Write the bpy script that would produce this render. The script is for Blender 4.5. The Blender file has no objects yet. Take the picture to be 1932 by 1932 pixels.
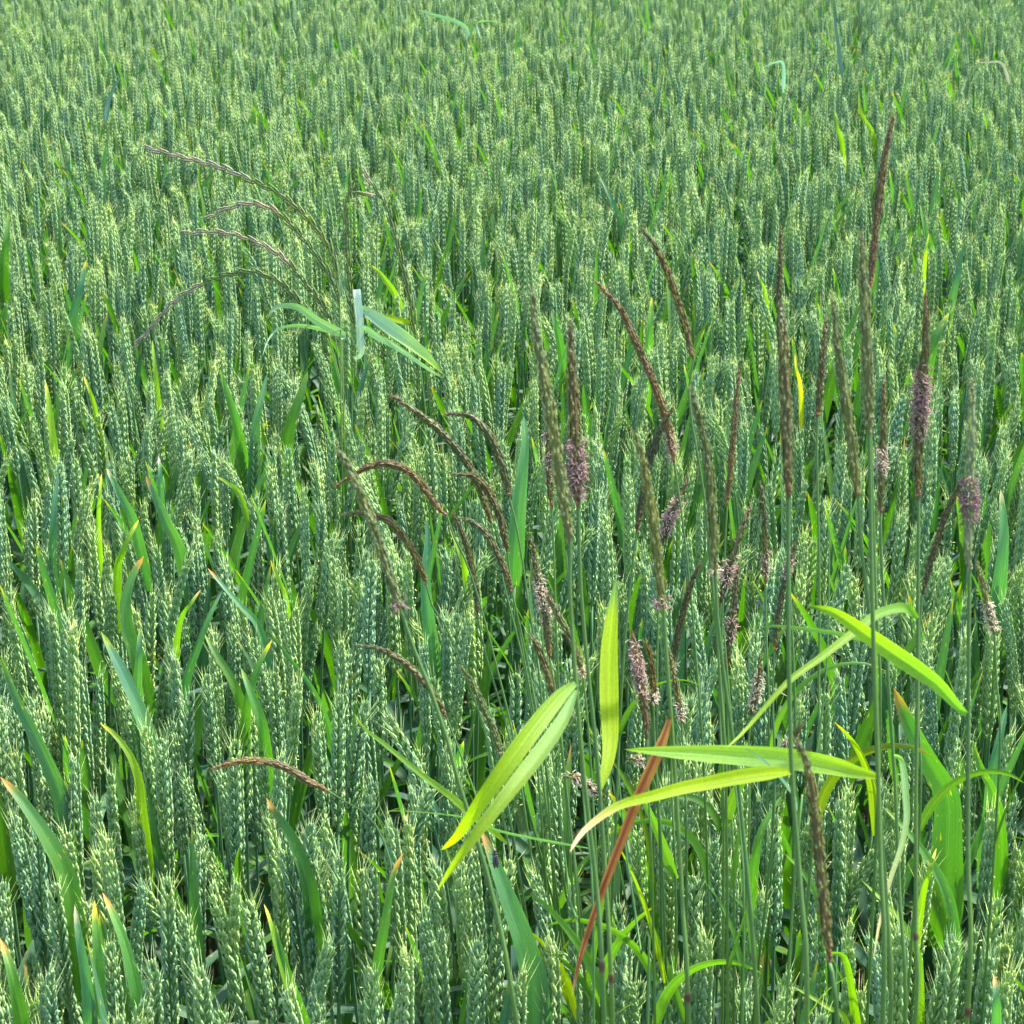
import bpy, math, random
import numpy as np
from mathutils import Vector, Matrix, Euler

random.seed(7)
rng = np.random.default_rng(7)
sc = bpy.context.scene
C = sc.collection
R = math.radians

# ---------------------------------------------------------------- camera
CAM = Vector((0, 0, 1.45))
PITCH = 20.0
LENS = 70.3
cam_d = bpy.data.cameras.new('camera')
cam = bpy.data.objects.new('camera', cam_d)
C.objects.link(cam)
cam.location = CAM
cam.rotation_euler = (R(90 - PITCH), 0, 0)
cam_d.lens = LENS
cam_d.sensor_width = 36
cam_d.clip_start = 0.02
cam_d.clip_end = 2000
cam_d.dof.use_dof = True
cam_d.dof.focus_distance = 1.8
cam_d.dof.aperture_fstop = 50
sc.camera = cam

# ---------------------------------------------------------------- light
SUN_EL, SUN_AZ = 57.0, 52.0          # azimuth from +Y (view direction) towards +X
w = bpy.data.worlds.new('World')
sc.world = w
w.use_nodes = True
nt = w.node_tree
nt.nodes.clear()
sky = nt.nodes.new('ShaderNodeTexSky')
sky.sky_type = 'NISHITA'
sky.sun_disc = False
sky.sun_elevation = R(SUN_EL)
sky.sun_rotation = R(SUN_AZ)
sky.dust_density = 2.0
sky.ozone_density = 1.5
bg = nt.nodes.new('ShaderNodeBackground')
bg.inputs['Strength'].default_value = 0.15
wo = nt.nodes.new('ShaderNodeOutputWorld')
nt.links.new(sky.outputs[0], bg.inputs[0])
nt.links.new(bg.outputs[0], wo.inputs[0])
sd = bpy.data.lights.new('sun', 'SUN')
sd.energy = 3.4
sd.angle = R(1.5)
sd.color = (1.0, 0.96, 0.88)
sun = bpy.data.objects.new('sun', sd)
C.objects.link(sun)
to_sun = Vector((math.sin(R(SUN_AZ)) * math.cos(R(SUN_EL)), math.cos(R(SUN_AZ)) * math.cos(R(SUN_EL)), math.sin(R(SUN_EL))))
sun.rotation_euler = to_sun.to_track_quat('Z', 'Y').to_euler()
sun.location = (0, 0, 10)
sc.view_settings.view_transform = 'Standard'
sc.view_settings.look = 'None'
sc.view_settings.exposure = 2.15
sc.view_settings.gamma = 1
sc.view_settings.use_curve_mapping = False
sc.cycles.max_bounces = 8
sc.cycles.transparent_max_bounces = 4

ZC = 0.725                            # height of the crop's ear tips
F = LENS / 36.0
cp, sp_ = math.cos(R(PITCH)), math.sin(R(PITCH))


def at(x, y, d):
    """world point seen at x, y of a 1932-wide print, d metres along the view axis"""
    u = (x - 966) / 1932 / F * d
    v = -(y - 966) / 1932 / F * d
    return Vector((u, d * cp + v * sp_, CAM.z - d * sp_ + v * cp))


def depth_at(y, z):
    """view-axis depth at which the line of sight of row y comes down to height z"""
    v = (y - 966) / 1932 / F
    return (CAM.z - z) / (sp_ + v * cp)


def project(p):
    dx, dy, dz = p[0], p[1], p[2] - CAM.z
    d = dy * cp - dz * sp_
    v = dy * sp_ + dz * cp
    return 966 + dx / d * F * 1932, 966 - v / d * F * 1932, d


# ---------------------------------------------------------------- materials
def mat(name, rough=0.5, spec=0.4, transl=0.0, tcol=(2.0, 2.2, 0.3), vein=0.0, var=0.25, bump=0.0, sheen=0.0, spots=0.0):
    m = bpy.data.materials.new(name)
    m.use_nodes = True
    n = m.node_tree.nodes
    L = m.node_tree.links.new
    n.clear()
    out = n.new('ShaderNodeOutputMaterial')
    pr = n.new('ShaderNodeBsdfPrincipled')
    pr.inputs['Roughness'].default_value = rough
    pr.inputs['Specular IOR Level'].default_value = spec
    a = n.new('ShaderNodeAttribute')
    a.attribute_name = 'tint'
    col = a.outputs['Color']
    geo = n.new('ShaderNodeNewGeometry')
    if var:
        ns = n.new('ShaderNodeTexNoise')
        ns.inputs['Scale'].default_value = 22
        ns.inputs['Detail'].default_value = 1
        mp = n.new('ShaderNodeVectorMath')
        mp.operation = 'MULTIPLY'
        mp.inputs[1].default_value = (1, 1, 0.25)
        L(geo.outputs['Position'], mp.inputs[0])
        L(mp.outputs[0], ns.inputs['Vector'])
        cr = n.new('ShaderNodeValToRGB')
        cr.color_ramp.elements[0].position = 0.32
        cr.color_ramp.elements[1].position = 0.68
        cr.color_ramp.elements[0].color = (1 - var, 1 - var * 0.6, 1 - var * 0.1, 1)
        cr.color_ramp.elements[1].color = (1 + var * 1.1, 1 + var * 0.7, 1 - var * 0.35, 1)
        L(ns.outputs['Fac'], cr.inputs[0])
        mx = n.new('ShaderNodeMix')
        mx.data_type = 'RGBA'
        mx.blend_type = 'MULTIPLY'
        mx.inputs[0].default_value = 1
        L(col, mx.inputs[6])
        L(cr.outputs[0], mx.inputs[7])
        col = mx.outputs[2]
        f2 = n.new('ShaderNodeTexNoise')
        f2.inputs['Scale'].default_value = 900
        f2.inputs['Detail'].default_value = 2
        L(geo.outputs['Position'], f2.inputs['Vector'])
        mr = n.new('ShaderNodeMapRange')
        mr.inputs[3].default_value = 0.78
        mr.inputs[4].default_value = 1.25
        L(f2.outputs['Fac'], mr.inputs[0])
        m2 = n.new('ShaderNodeVectorMath')
        m2.operation = 'SCALE'
        L(col, m2.inputs[0])
        L(mr.outputs[0], m2.inputs[3])
        col = m2.outputs[0]
    if vein:
        uv = n.new('ShaderNodeAttribute')
        uv.attribute_name = 'uvw'
        sc_ = n.new('ShaderNodeVectorMath')
        sc_.operation = 'MULTIPLY'
        sc_.inputs[1].default_value = (2600, 14, 1)
        L(uv.outputs['Vector'], sc_.inputs[0])
        vn = n.new('ShaderNodeTexNoise')
        vn.inputs['Scale'].default_value = 1
        vn.inputs['Detail'].default_value = 2
        L(sc_.outputs[0], vn.inputs['Vector'])
        mr = n.new('ShaderNodeMapRange')
        mr.inputs[1].default_value = 0.3
        mr.inputs[2].default_value = 0.7
        mr.inputs[3].default_value = 1 - vein
        mr.inputs[4].default_value = 1 + vein
        L(vn.outputs['Fac'], mr.inputs[0])
        m2 = n.new('ShaderNodeVectorMath')
        m2.operation = 'SCALE'
        L(col, m2.inputs[0])
        L(mr.outputs[0], m2.inputs[3])
        col = m2.outputs[0]
        if spots:                     # rust and septoria flecks, long along the blade
            s2 = n.new('ShaderNodeVectorMath')
            s2.operation = 'MULTIPLY'
            s2.inputs[1].default_value = (420, 90, 260)
            L(uv.outputs['Vector'], s2.inputs[0])
            sn = n.new('ShaderNodeTexNoise')
            sn.inputs['Scale'].default_value = 1
            sn.inputs['Detail'].default_value = 2
            L(s2.outputs[0], sn.inputs['Vector'])
            sr = n.new('ShaderNodeMapRange')
            sr.inputs[1].default_value = 0.66
            sr.inputs[2].default_value = 0.74
            sr.inputs[3].default_value = 0
            sr.inputs[4].default_value = spots
            L(sn.outputs['Fac'], sr.inputs[0])
            sm = n.new('ShaderNodeMix')
            sm.data_type = 'RGBA'
            sm.inputs[7].default_value = (0.42, 0.34, 0.05, 1)
            L(sr.outputs[0], sm.inputs[0])
            L(col, sm.inputs[6])
            col = sm.outputs[2]
        bp = n.new('ShaderNodeBump')
        bp.inputs['Strength'].default_value = 0.35
        bp.inputs['Distance'].default_value = 0.0006
        L(vn.outputs['Fac'], bp.inputs['Height'])
        L(bp.outputs[0], pr.inputs['Normal'])
    L(col, pr.inputs['Base Color'])
    if sheen:
        pr.inputs['Sheen Weight'].default_value = sheen
        pr.inputs['Sheen Roughness'].default_value = 0.4
    if transl:
        tr = n.new('ShaderNodeBsdfTranslucent')
        tm = n.new('ShaderNodeVectorMath')
        tm.operation = 'MULTIPLY'
        tm.inputs[1].default_value = tcol
        L(col, tm.inputs[0])
        L(tm.outputs[0], tr.inputs['Color'])
        ms = n.new('ShaderNodeMixShader')
        ms.inputs[0].default_value = transl
        L(pr.outputs[0], ms.inputs[1])
        L(tr.outputs[0], ms.inputs[2])
        L(ms.outputs[0], out.inputs[0])
    else:
        L(pr.outputs[0], out.inputs[0])
    return m


M_LEAF = mat('wheat_leaf_blade', 0.52, 0.28, 0.42, (1.3, 1.75, 0.12), vein=0.22, var=0.28, spots=0.8)
M_SILVER = mat('silvery_grass_blade', 0.33, 0.7, 0.22, (0.9, 1.2, 0.35), vein=0.25, var=0.1)
M_GRASS = mat('grass_blade', 0.55, 0.22, 0.52, (1.7, 1.75, 0.10), vein=0.22, var=0.10)
M_EAR = mat('wheat_ear_skin', 0.62, 0.22, 0.25, (1.4, 1.6, 0.7), var=0.26)
M_STEM = mat('green_straw', 0.5, 0.25, 0.15, (1.3, 1.6, 0.4), var=0.2)
M_HEAD = mat('grass_seed_head', 0.55, 0.3, 0.25, (1.4, 1.2, 0.7), var=0.2)
M_ANTHER = mat('dry_anther', 0.6, 0.2, 0.25, (1.2, 1.1, 1.0), var=0.0)
M_SHELL = mat('dark_wing_case', 0.45, 0.4, 0.0, var=0.0)
M_SOIL = bpy.data.materials.new('dark_soil')
M_SOIL.use_nodes = True
_n = M_SOIL.node_tree.nodes
_p = _n['Principled BSDF']
_p.inputs['Roughness'].default_value = 0.95
_no = _n.new('ShaderNodeTexNoise')
_no.inputs['Scale'].default_value = 30
_no.inputs['Detail'].default_value = 8
_tc = _n.new('ShaderNodeNewGeometry')
_cr = _n.new('ShaderNodeValToRGB')
_cr.color_ramp.elements[0].color = (0.03, 0.022, 0.015, 1)
_cr.color_ramp.elements[1].color = (0.10, 0.075, 0.05, 1)
M_SOIL.node_tree.links.new(_tc.outputs['Position'], _no.inputs['Vector'])
M_SOIL.node_tree.links.new(_no.outputs['Fac'], _cr.inputs[0])
M_SOIL.node_tree.links.new(_cr.outputs[0], _p.inputs['Base Color'])


# ---------------------------------------------------------------- mesh builder
class MB:
    def __init__(self):
        self.v, self.f, self.c, self.u, self.m = [], [], [], [], []
        self.n = 0

    def add(self, verts, faces, cols, uv=None, mi=0):
        verts = np.asarray(verts, float)
        k = len(verts)
        cols = np.asarray(cols, float)
        if cols.ndim == 1:
            cols = np.tile(cols, (k, 1))
        self.v.append(verts)
        self.c.append(cols)
        self.u.append(np.zeros((k, 3)) if uv is None else np.asarray(uv, float))
        b = self.n
        self.f.extend([tuple(i + b for i in fc) for fc in faces])
        self.m.extend([mi] * len(faces))
        self.n += k

    def merge(self, o, mtx=None, mi=0):
        V = np.concatenate(o.v)
        if mtx is not None:
            A = np.array(mtx)
            V = V @ A[:3, :3].T + A[:3, 3]
        self.add(V, o.f, np.concatenate(o.c), np.concatenate(o.u), mi)

    def mesh(self, name, mats, smooth=True, origin=None):
        V = np.concatenate(self.v)
        if origin is not None:
            V = V - np.array(origin)
        me = bpy.data.meshes.new(name)
        me.from_pydata(V.tolist(), [], self.f)
        for m_ in mats:
            me.materials.append(m_)
        if len(mats) > 1:
            me.polygons.foreach_set('material_index', self.m)
        a = me.attributes.new('tint', 'FLOAT_COLOR', 'POINT')
        cc = np.ones((self.n, 4), np.float32)
        cc[:, :3] = np.concatenate(self.c)
        a.data.foreach_set('color', cc.ravel())
        u = me.attributes.new('uvw', 'FLOAT_VECTOR', 'POINT')
        u.data.foreach_set('vector', np.concatenate(self.u).astype(np.float32).ravel())
        if smooth:
            me.polygons.foreach_set('use_smooth', [True] * len(me.polygons))
        me.update()
        return me


def nrm(a):
    a = np.asarray(a, float)
    return a / (np.linalg.norm(a, axis=-1, keepdims=True) + 1e-12)


def smooth_path(pts, n):
    """Catmull-Rom through pts, n samples even in arc length"""
    P = np.asarray(pts, float)
    if len(P) == 2:
        t = np.linspace(0, 1, n)[:, None]
        return P[0] * (1 - t) + P[1] * t
    Q = np.vstack([2 * P[0] - P[1], P, 2 * P[-1] - P[-2]])
    out = []
    for i in range(1, len(Q) - 2):
        t = np.linspace(0, 1, 12, endpoint=False)[:, None]
        a, b, c, d = Q[i - 1], Q[i], Q[i + 1], Q[i + 2]
        out.append(0.5 * (2 * b + (c - a) * t + (2 * a - 5 * b + 4 * c - d) * t ** 2 + (-a + 3 * b - 3 * c + d) * t ** 3))
    S = np.vstack(out + [P[-1:]])
    L = np.r_[0, np.cumsum(np.linalg.norm(np.diff(S, axis=0), axis=1))]
    s = np.linspace(0, L[-1], n)
    return np.stack([np.interp(s, L, S[:, k]) for k in range(S.shape[1])], 1)


def tangents(P):
    return nrm(np.gradient(P, axis=0))


def frames(P, up=(0.3, -1, 0.2)):
    T = tangents(P)
    u = np.array(up, float)
    A = []
    for t in T:
        u = u - t * np.dot(u, t)
        if np.linalg.norm(u) < 1e-4:
            u = np.cross(t, (1, 0, 0.3))
        u = u / np.linalg.norm(u)
        A.append(u)
    A = np.array(A)
    return T, A, np.cross(T, A)


def tube(mb, P, rad, col, sides=6, mi=0):
    P = np.asarray(P, float)
    T, A, B = frames(P)
    n = len(P)
    rad = np.broadcast_to(rad, (n,))
    col = np.asarray(col, float)
    if col.ndim == 1:
        col = np.tile(col, (n, 1))
    an = np.linspace(0, 2 * math.pi, sides, endpoint=False)
    V = (P[:, None, :] + rad[:, None, None] * (np.cos(an)[None, :, None] * A[:, None, :] + np.sin(an)[None, :, None] * B[:, None, :])).reshape(-1, 3)
    Fc = []
    for i in range(n - 1):
        for j in range(sides):
            k = (j + 1) % sides
            Fc.append((i * sides + j, i * sides + k, (i + 1) * sides + k, (i + 1) * sides + j))
    mb.add(V, Fc, np.repeat(col, sides, 0), mi=mi)


def bract(mb, base, d, out, L, W, T, cb, cm, ct, awn=0.0):
    """one boat-shaped husk: base point, direction d, outward (keel) direction"""
    base, d = np.asarray(base, float), nrm(d)
    out = np.asarray(out, float)
    out = nrm(out - d * np.dot(out, d))
    s = np.cross(d, out)
    V = [base]
    Cc = [cb]
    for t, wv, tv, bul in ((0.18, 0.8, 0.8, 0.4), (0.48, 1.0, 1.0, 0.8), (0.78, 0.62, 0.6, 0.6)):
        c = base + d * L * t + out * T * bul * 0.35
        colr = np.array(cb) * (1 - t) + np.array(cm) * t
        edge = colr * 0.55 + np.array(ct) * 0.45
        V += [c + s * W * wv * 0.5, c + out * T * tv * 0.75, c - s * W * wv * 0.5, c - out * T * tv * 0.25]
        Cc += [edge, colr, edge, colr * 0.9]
    V.append(base + d * L + out * T * 0.1)
    Cc.append(ct)
    Fc = []
    for j in range(4):
        k = (j + 1) % 4
        Fc.append((0, 1 + k, 1 + j))
        Fc.append((1 + j, 1 + k, 5 + k, 5 + j))
        Fc.append((5 + j, 5 + k, 9 + k, 9 + j))
        Fc.append((9 + j, 9 + k, 13))
    if awn > 0:
        tip = base + d * L * 0.97
        e = tip + nrm(d + out * random.uniform(-.15, .25) + s * random.uniform(-.2, .2)) * awn
        V += [tip + s * 0.00022, tip - s * 0.00022, tip + out * 0.0003, e]
        Cc += [ct, ct, ct, np.array(ct) * 1.05]
        Fc += [(14, 15, 17), (15, 16, 17), (16, 14, 17)]
    mb.add(V, Fc, Cc)


# ---------------------------------------------------------------- wheat spikelets
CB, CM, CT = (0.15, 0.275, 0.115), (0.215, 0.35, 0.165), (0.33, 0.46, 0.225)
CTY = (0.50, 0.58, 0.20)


def spikelet(awn, seed, top=False, yel=0.0):
    """origin at the rachis, +X outward, +Z along the ear; two glumes, then lemmas"""
    random.seed(seed)
    mb = MB()
    ct = tuple(a * (1 - yel) + b * yel for a, b in zip(CT, CTY))
    cm = tuple(a * (1 + j * yel) for a, j in zip(CM, (0.7, 0.35, -0.1)))
    j = lambda a: random.uniform(-a, a)
    mm = 0.001
    for s in (-1, 1):
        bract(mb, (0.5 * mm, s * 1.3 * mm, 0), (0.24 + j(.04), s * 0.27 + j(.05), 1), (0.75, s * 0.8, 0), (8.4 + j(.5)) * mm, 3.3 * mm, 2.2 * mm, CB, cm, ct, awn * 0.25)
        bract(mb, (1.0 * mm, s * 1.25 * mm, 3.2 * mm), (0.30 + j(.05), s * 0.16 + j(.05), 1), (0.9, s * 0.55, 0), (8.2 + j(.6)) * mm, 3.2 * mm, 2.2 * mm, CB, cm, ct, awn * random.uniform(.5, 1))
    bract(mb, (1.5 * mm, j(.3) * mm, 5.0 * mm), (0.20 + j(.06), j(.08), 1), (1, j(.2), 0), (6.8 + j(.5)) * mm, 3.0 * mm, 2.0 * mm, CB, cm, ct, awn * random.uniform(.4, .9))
    return mb


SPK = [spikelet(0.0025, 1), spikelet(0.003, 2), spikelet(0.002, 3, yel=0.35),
       spikelet(0.014, 4, True, 0.3), spikelet(0.020, 5, True, 0.6), spikelet(0.009, 6, True, 0.15)]


def stock(name, mb, mats):
    me = mb.mesh(name, mats)
    return me


SPK_ME = [stock('spikelet', s, [M_EAR]) for s in SPK]


def ear_variant(seed):
    """stem below, rachis and its spikelets; ear tip near z = ZC"""
    random.seed(seed)
    r_ = np.random.default_rng(seed)
    n = random.randint(21, 26)
    pitch = random.uniform(0.0043, 0.0048)
    L = n * pitch
    size = random.uniform(1.04, 1.28)
    bend = random.choice([0.02, 0.05, 0.1, 0.05, 0.22, 0.4, 0.08]) * random.choice([-1, 1])
    z0 = ZC - L - 0.012
    # centre line: stem rises, leans over gradually through the peduncle and ear
    top_ang = bend
    pts = [(0, 0, -0.06), (0, 0, 0.25), (0.002 * r_.normal(), 0.002 * r_.normal(), 0.48)]
    x, z = 0.0, 0.48
    for k in range(1, 13):
        t = k / 12
        a = top_ang * t ** 1.6
        ds = (ZC - 0.01 - 0.48) / 12 * (1 / math.cos(top_ang * 0.6))
        x += math.sin(a) * ds
        z += math.cos(a) * ds
        pts.append((x, 0, z))
    path = smooth_path(pts, 160)
    S = np.r_[0, np.cumsum(np.linalg.norm(np.diff(path, axis=0), axis=1))]
    s_ear = S[-1] - L - 0.004
    sel = S <= s_ear + 0.004
    stem_path = path[sel][::9]
    stem_path = np.vstack([stem_path, path[sel][-1:]])
    T, A, B = frames(path)
    sp = random.uniform(0, 6.28)
    mats = []

    def frame_at(s):
        k = min(len(S) - 1, int(np.searchsorted(S, s)))
        return path[k], T[k], A[k], B[k]
    for i in range(n + 1):
        s = s_ear + i * pitch
        p, t, a, b = frame_at(s)
        f = i / n
        side = 1 if i % 2 else -1
        ang = sp + r_.normal() * 0.06 + 0.25 * f
        x_ax = (a * math.cos(ang) + b * math.sin(ang)) * side
        y_ax = np.cross(t, x_ax)
        sc_ = size * (0.72 + 0.28 * min(1, i / 3.0)) * (1.0 - 0.32 * max(0, (f - 0.72) / 0.28))
        sc_ *= random.uniform(0.95, 1.05)
        if i == n:
            x_ax, y_ax = y_ax, -x_ax
        mi = random.choice((0, 0, 1, 2)) if f < 0.78 else random.choice((3, 4, 5))
        o = p + x_ax * 0.0006
        M = Matrix(((x_ax[0] * sc_, y_ax[0] * sc_, t[0] * sc_, o[0]), (x_ax[1] * sc_, y_ax[1] * sc_, t[1] * sc_, o[1]),
                    (x_ax[2] * sc_, y_ax[2] * sc_, t[2] * sc_, o[2]), (0, 0, 0, 1)))
        mats.append((mi, M))
    rach = MB()
    rp = path[S >= s_ear - 0.001][::3]
    tube(rach, rp, 0.0010, (0.15, 0.28, 0.11), 5)
    if seed % 2 == 0:                 # a few pale anthers hanging out between the husks
        for k in range(9):
            p, t, a, b = frame_at(s_ear + random.uniform(0.1, 0.95) * L)
            an = random.uniform(0, 6.28)
            o = a * math.cos(an) + b * math.sin(an)
            q = p + o * random.uniform(0.0052, 0.0068)
            d = nrm(o * 0.6 - t * random.uniform(-.3, 1) + b * random.uniform(-.6, .6)) * 0.0024
            tube(rach, np.array([q, q + d * .5, q + d]), [0.0002, 0.00045, 0.00025], (0.72, 0.72, 0.42), 4)
    stem = MB()
    cz = np.clip((stem_path[:, 2] - 0.2) / 0.35, 0, 1)[:, None]
    tube(stem, stem_path, np.interp(stem_path[:, 2], [0, 0.3, 0.62], [0.0021, 0.0018, 0.0013]),
         np.array((0.10, 0.16, 0.05)) * (1 - cz) + np.array((0.09, 0.20, 0.09)) * cz, 6)
    return dict(stem=stem, rachis=rach, spk=mats, tip=Vector(path[-1]), base=Vector(frame_at(s_ear)[0]))


EARS = [ear_variant(s) for s in range(20, 34)]
for e in EARS:
    e['stem_me'] = e['stem'].mesh('stem', [M_STEM])
    e['rachis_me'] = e['rachis'].mesh('ear', [M_EAR])

# ---------------------------------------------------------------- leaves
GL = np.array((0.050, 0.125, 0.066))       # waxy blue-green
GG = np.array((0.052, 0.130, 0.026))       # fresher green
YG = np.array((0.14, 0.23, 0.016))
YE = np.array((0.50, 0.42, 0.02))
OR = np.array((0.45, 0.20, 0.04))
DRY = np.array((0.50, 0.42, 0.26))


def blade(mb, P, width, side, col, tip=None, tipw=0.12, fold=0.35, prof='leaf', across=4, twist=0.0, seed=0.0, wave=0.0, rib=None):
    """P: base to tip. side: width direction at the base (projected). fold: V depth"""
    n = len(P)
    T = tangents(P)
    s = np.asarray(side, float)
    SV = s if s.ndim == 2 else None
    t = np.linspace(0, 1, n)
    if prof == 'leaf':
        wd = np.minimum(1, (0.55 + 2.2 * t)) * np.clip((1 - t), 0, 1) ** 0.44 * (1 - 0.25 * t)
        wd = wd / wd.max()
    elif prof == 'spindle':
        wd = np.sin(np.pi * np.clip(0.05 + 0.95 * t, 0, 1)) ** 0.75
    elif prof == 'cut':
        wd = np.minimum(1, 0.45 + 2 * t)
    else:
        wd = np.minimum(1, 0.35 + 5 * t) * np.clip((1 - t) * 1.35, 0, 1) ** 0.6
        wd = np.minimum(wd, 1)
    V, Cc, U = [], [], []
    Ls = np.r_[0, np.cumsum(np.linalg.norm(np.diff(P, axis=0), axis=1))]
    col = np.asarray(col, float)
    for i in range(n):
        if SV is not None:
            s = SV[i]
        s = s - T[i] * np.dot(s, T[i])
        s = s / (np.linalg.norm(s) + 1e-9)
        a = twist * t[i]
        nn = np.cross(T[i], s)
        s2 = s * math.cos(a) + nn * math.sin(a)
        n2 = np.cross(T[i], s2)
        w2 = width * wd[i] * 0.5
        for k in range(across + 1):
            u = k / across * 2 - 1
            wob = wave * math.sin(t[i] * 19 + seed + (2 if u > 0 else 0)) * abs(u)
            V.append(P[i] + s2 * w2 * u + n2 * w2 * (abs(u) ** 1.3 * fold + wob))
            c = col[i] if col.ndim == 2 else col
            if rib is not None:
                fr = np.clip(1.25 - abs(u + .25) * 2.2, 0, 1)
                c = c * (1 - fr) + np.asarray(rib) * fr
            if tip is not None:
                f = np.clip((t[i] - (1 - tipw)) / tipw * 1.5 + (abs(u) - 0.5) * 0.4, 0, 1) if t[i] > 1 - tipw * 1.8 else 0
                c = c * (1 - f) + np.asarray(tip) * f
            c = c * (1.0 + (0.22 if abs(u) < 0.1 else 0) + (0.12 if abs(u) > .95 else 0))
            Cc.append(c)
            U.append((u * w2, Ls[i], seed))
    m = across + 1
    Fc = [(i * m + k, i * m + k + 1, (i + 1) * m + k + 1, (i + 1) * m + k) for i in range(n - 1) for k in range(across)]
    mb.add(V, Fc, Cc, U)


def sides(P, roll):
    T = tangents(P)
    V = nrm(P - np.array(CAM))
    S_ = nrm(np.cross(T, V))
    S_ = S_ * math.cos(roll) + np.cross(T, S_) * math.sin(roll)
    for i in range(1, len(S_)):
        if np.dot(S_[i], S_[i - 1]) < 0:
            S_[i] = -S_[i]
    for _ in range(3):
        S_[1:-1] = nrm(S_[:-2] + S_[1:-1] * 2 + S_[2:])
    return S_


def leaf_variant(seed, kind):
    random.seed(seed)
    mb = MB()
    L = random.uniform(0.14, 0.20)
    wdt = random.uniform(0.012, 0.018)
    if kind == 'flag':
        a0, a1 = R(random.uniform(4, 16)), R(random.uniform(8, 40))
    elif kind == 'bent':
        a0, a1 = R(random.uniform(8, 20)), R(random.uniform(80, 125))
    else:
        a0, a1 = R(random.uniform(15, 35)), R(random.uniform(90, 150))
        L *= 1.25
    n = 12
    P = [(0.0, 0, 0)]
    cur = 0
    dy = random.uniform(-0.25, 0.25)
    for i in range(1, n):
        t = i / (n - 1)
        tt = t ** 1.3 if kind != 'bent' else 1 / (1 + math.exp(-(t - 0.5) * 12))
        a = a0 + (a1 - a0) * tt
        ds = L / (n - 1)
        P.append((P[-1][0] + math.sin(a) * ds, P[-1][1] + dy * ds * t, P[-1][2] + math.cos(a) * ds))
    P = np.array(P)
    base = GL * random.uniform(0.85, 1.15) if random.random() < 0.62 else GG * random.uniform(0.85, 1.2)
    tip = random.choice([None, YE * .7, OR * .8, YG, DRY, None, None, YG])
    if kind == 'lower':
        base, tip = base * 0.9, random.choice([None, DRY * 0.6])
    tw = random.choice([-0.5, -0.3, 0.2, 0.4, 0.8])
    roll = random.uniform(-0.6, 0.6)
    blade(mb, P, wdt, (math.sin(roll), math.cos(roll), 0), base, tip, random.uniform(0.03, 0.10), random.uniform(0.15, 0.55), twist=tw, seed=seed * 1.7)
    return mb


FLAGS = [leaf_variant(100 + i, 'flag') for i in range(14)] + [leaf_variant(130 + i, 'bent') for i in range(3)]
LOWER = [leaf_variant(150 + i, 'lower') for i in range(6)]
FLAG_ME = [m_.mesh('leaf', [M_LEAF]) for m_ in FLAGS]
LOWER_ME = [m_.mesh('leaf', [M_LEAF]) for m_ in LOWER]


def plant_spec(seed, flag=True):
    random.seed(seed)
    lv = []
    if flag and random.random() < 0.84:
        k = random.randrange(14) if random.random() < 0.93 else random.randrange(14, 17)
        zz = random.uniform(0.45, 0.54) if random.random() < 0.7 else random.uniform(0.53, 0.57)
        lv.append(('F', k, Matrix.Translation((0, 0, zz)) @ Matrix.Rotation(random.uniform(0, 6.28), 4, 'Z')))
    for q in range(random.choice((1, 2, 2))):
        lv.append(('L', random.randrange(6), Matrix.Translation((0, 0, random.uniform(0.22, 0.44))) @ Matrix.Rotation(random.uniform(0, 6.28), 4, 'Z')))
    return dict(ear=EARS[seed % len(EARS)], leaves=lv)


SPECS = [plant_spec(s) for s in range(28)]


def joined(spec):
    mb = MB()
    e = spec['ear']
    mb.merge(e['stem'], None, 0)
    mb.merge(e['rachis'], None, 1)
    for mi, M in e['spk']:
        mb.merge(SPK[mi], M, 1)
    for kd, k, M in spec['leaves']:
        mb.merge((FLAGS if kd == 'F' else LOWER)[k], M, 2)
    return mb.mesh('wheat_stand', [M_STEM, M_EAR, M_LEAF])


# ---------------------------------------------------------------- object helpers
def link(o, parent=None):
    C.objects.link(o)
    if parent is not None:
        o.parent = parent
    return o


def thing(name, loc, label, cat, group=None):
    o = bpy.data.objects.new(name, None)
    o.empty_display_size = 0.02
    o.location = loc
    link(o)
    o['label'] = label
    o['category'] = cat
    if group:
        o['group'] = group
    return o


def part(name, me, parent, mtx=None, label=None, stuff=False):
    o = bpy.data.objects.new(name, me)
    link(o, parent)
    if mtx is not None:
        o.matrix_local = mtx
    if label:
        o['label'] = label
    if stuff:
        o['kind'] = 'stuff'
    return o


def make_wheat(loc, rot, spec, label, group, extra_leaves=()):
    t = thing('wheat_plant', loc, label, 'wheat', group)
    t.rotation_euler = rot
    e = spec['ear']
    part('stem', e['stem_me'], t)
    ear = part('ear', e['rachis_me'], t)
    for mi, M in e['spk']:
        part('spikelet', SPK_ME[mi], ear, M)
    for kd, k, M in spec['leaves']:
        part('leaf', (FLAG_ME if kd == 'F' else LOWER_ME)[k], t, M)
    return t


# ---------------------------------------------------------------- the ground
gm = bpy.data.meshes.new('ground')
gs = 400
gm.from_pydata([(-gs, -gs, 0), (gs, -gs, 0), (gs, gs, 0), (-gs, gs, 0)], [], [(0, 1, 2, 3)])
gm.materials.append(M_SOIL)
g = link(bpy.data.objects.new('ground', gm))
g['kind'] = 'structure'

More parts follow.
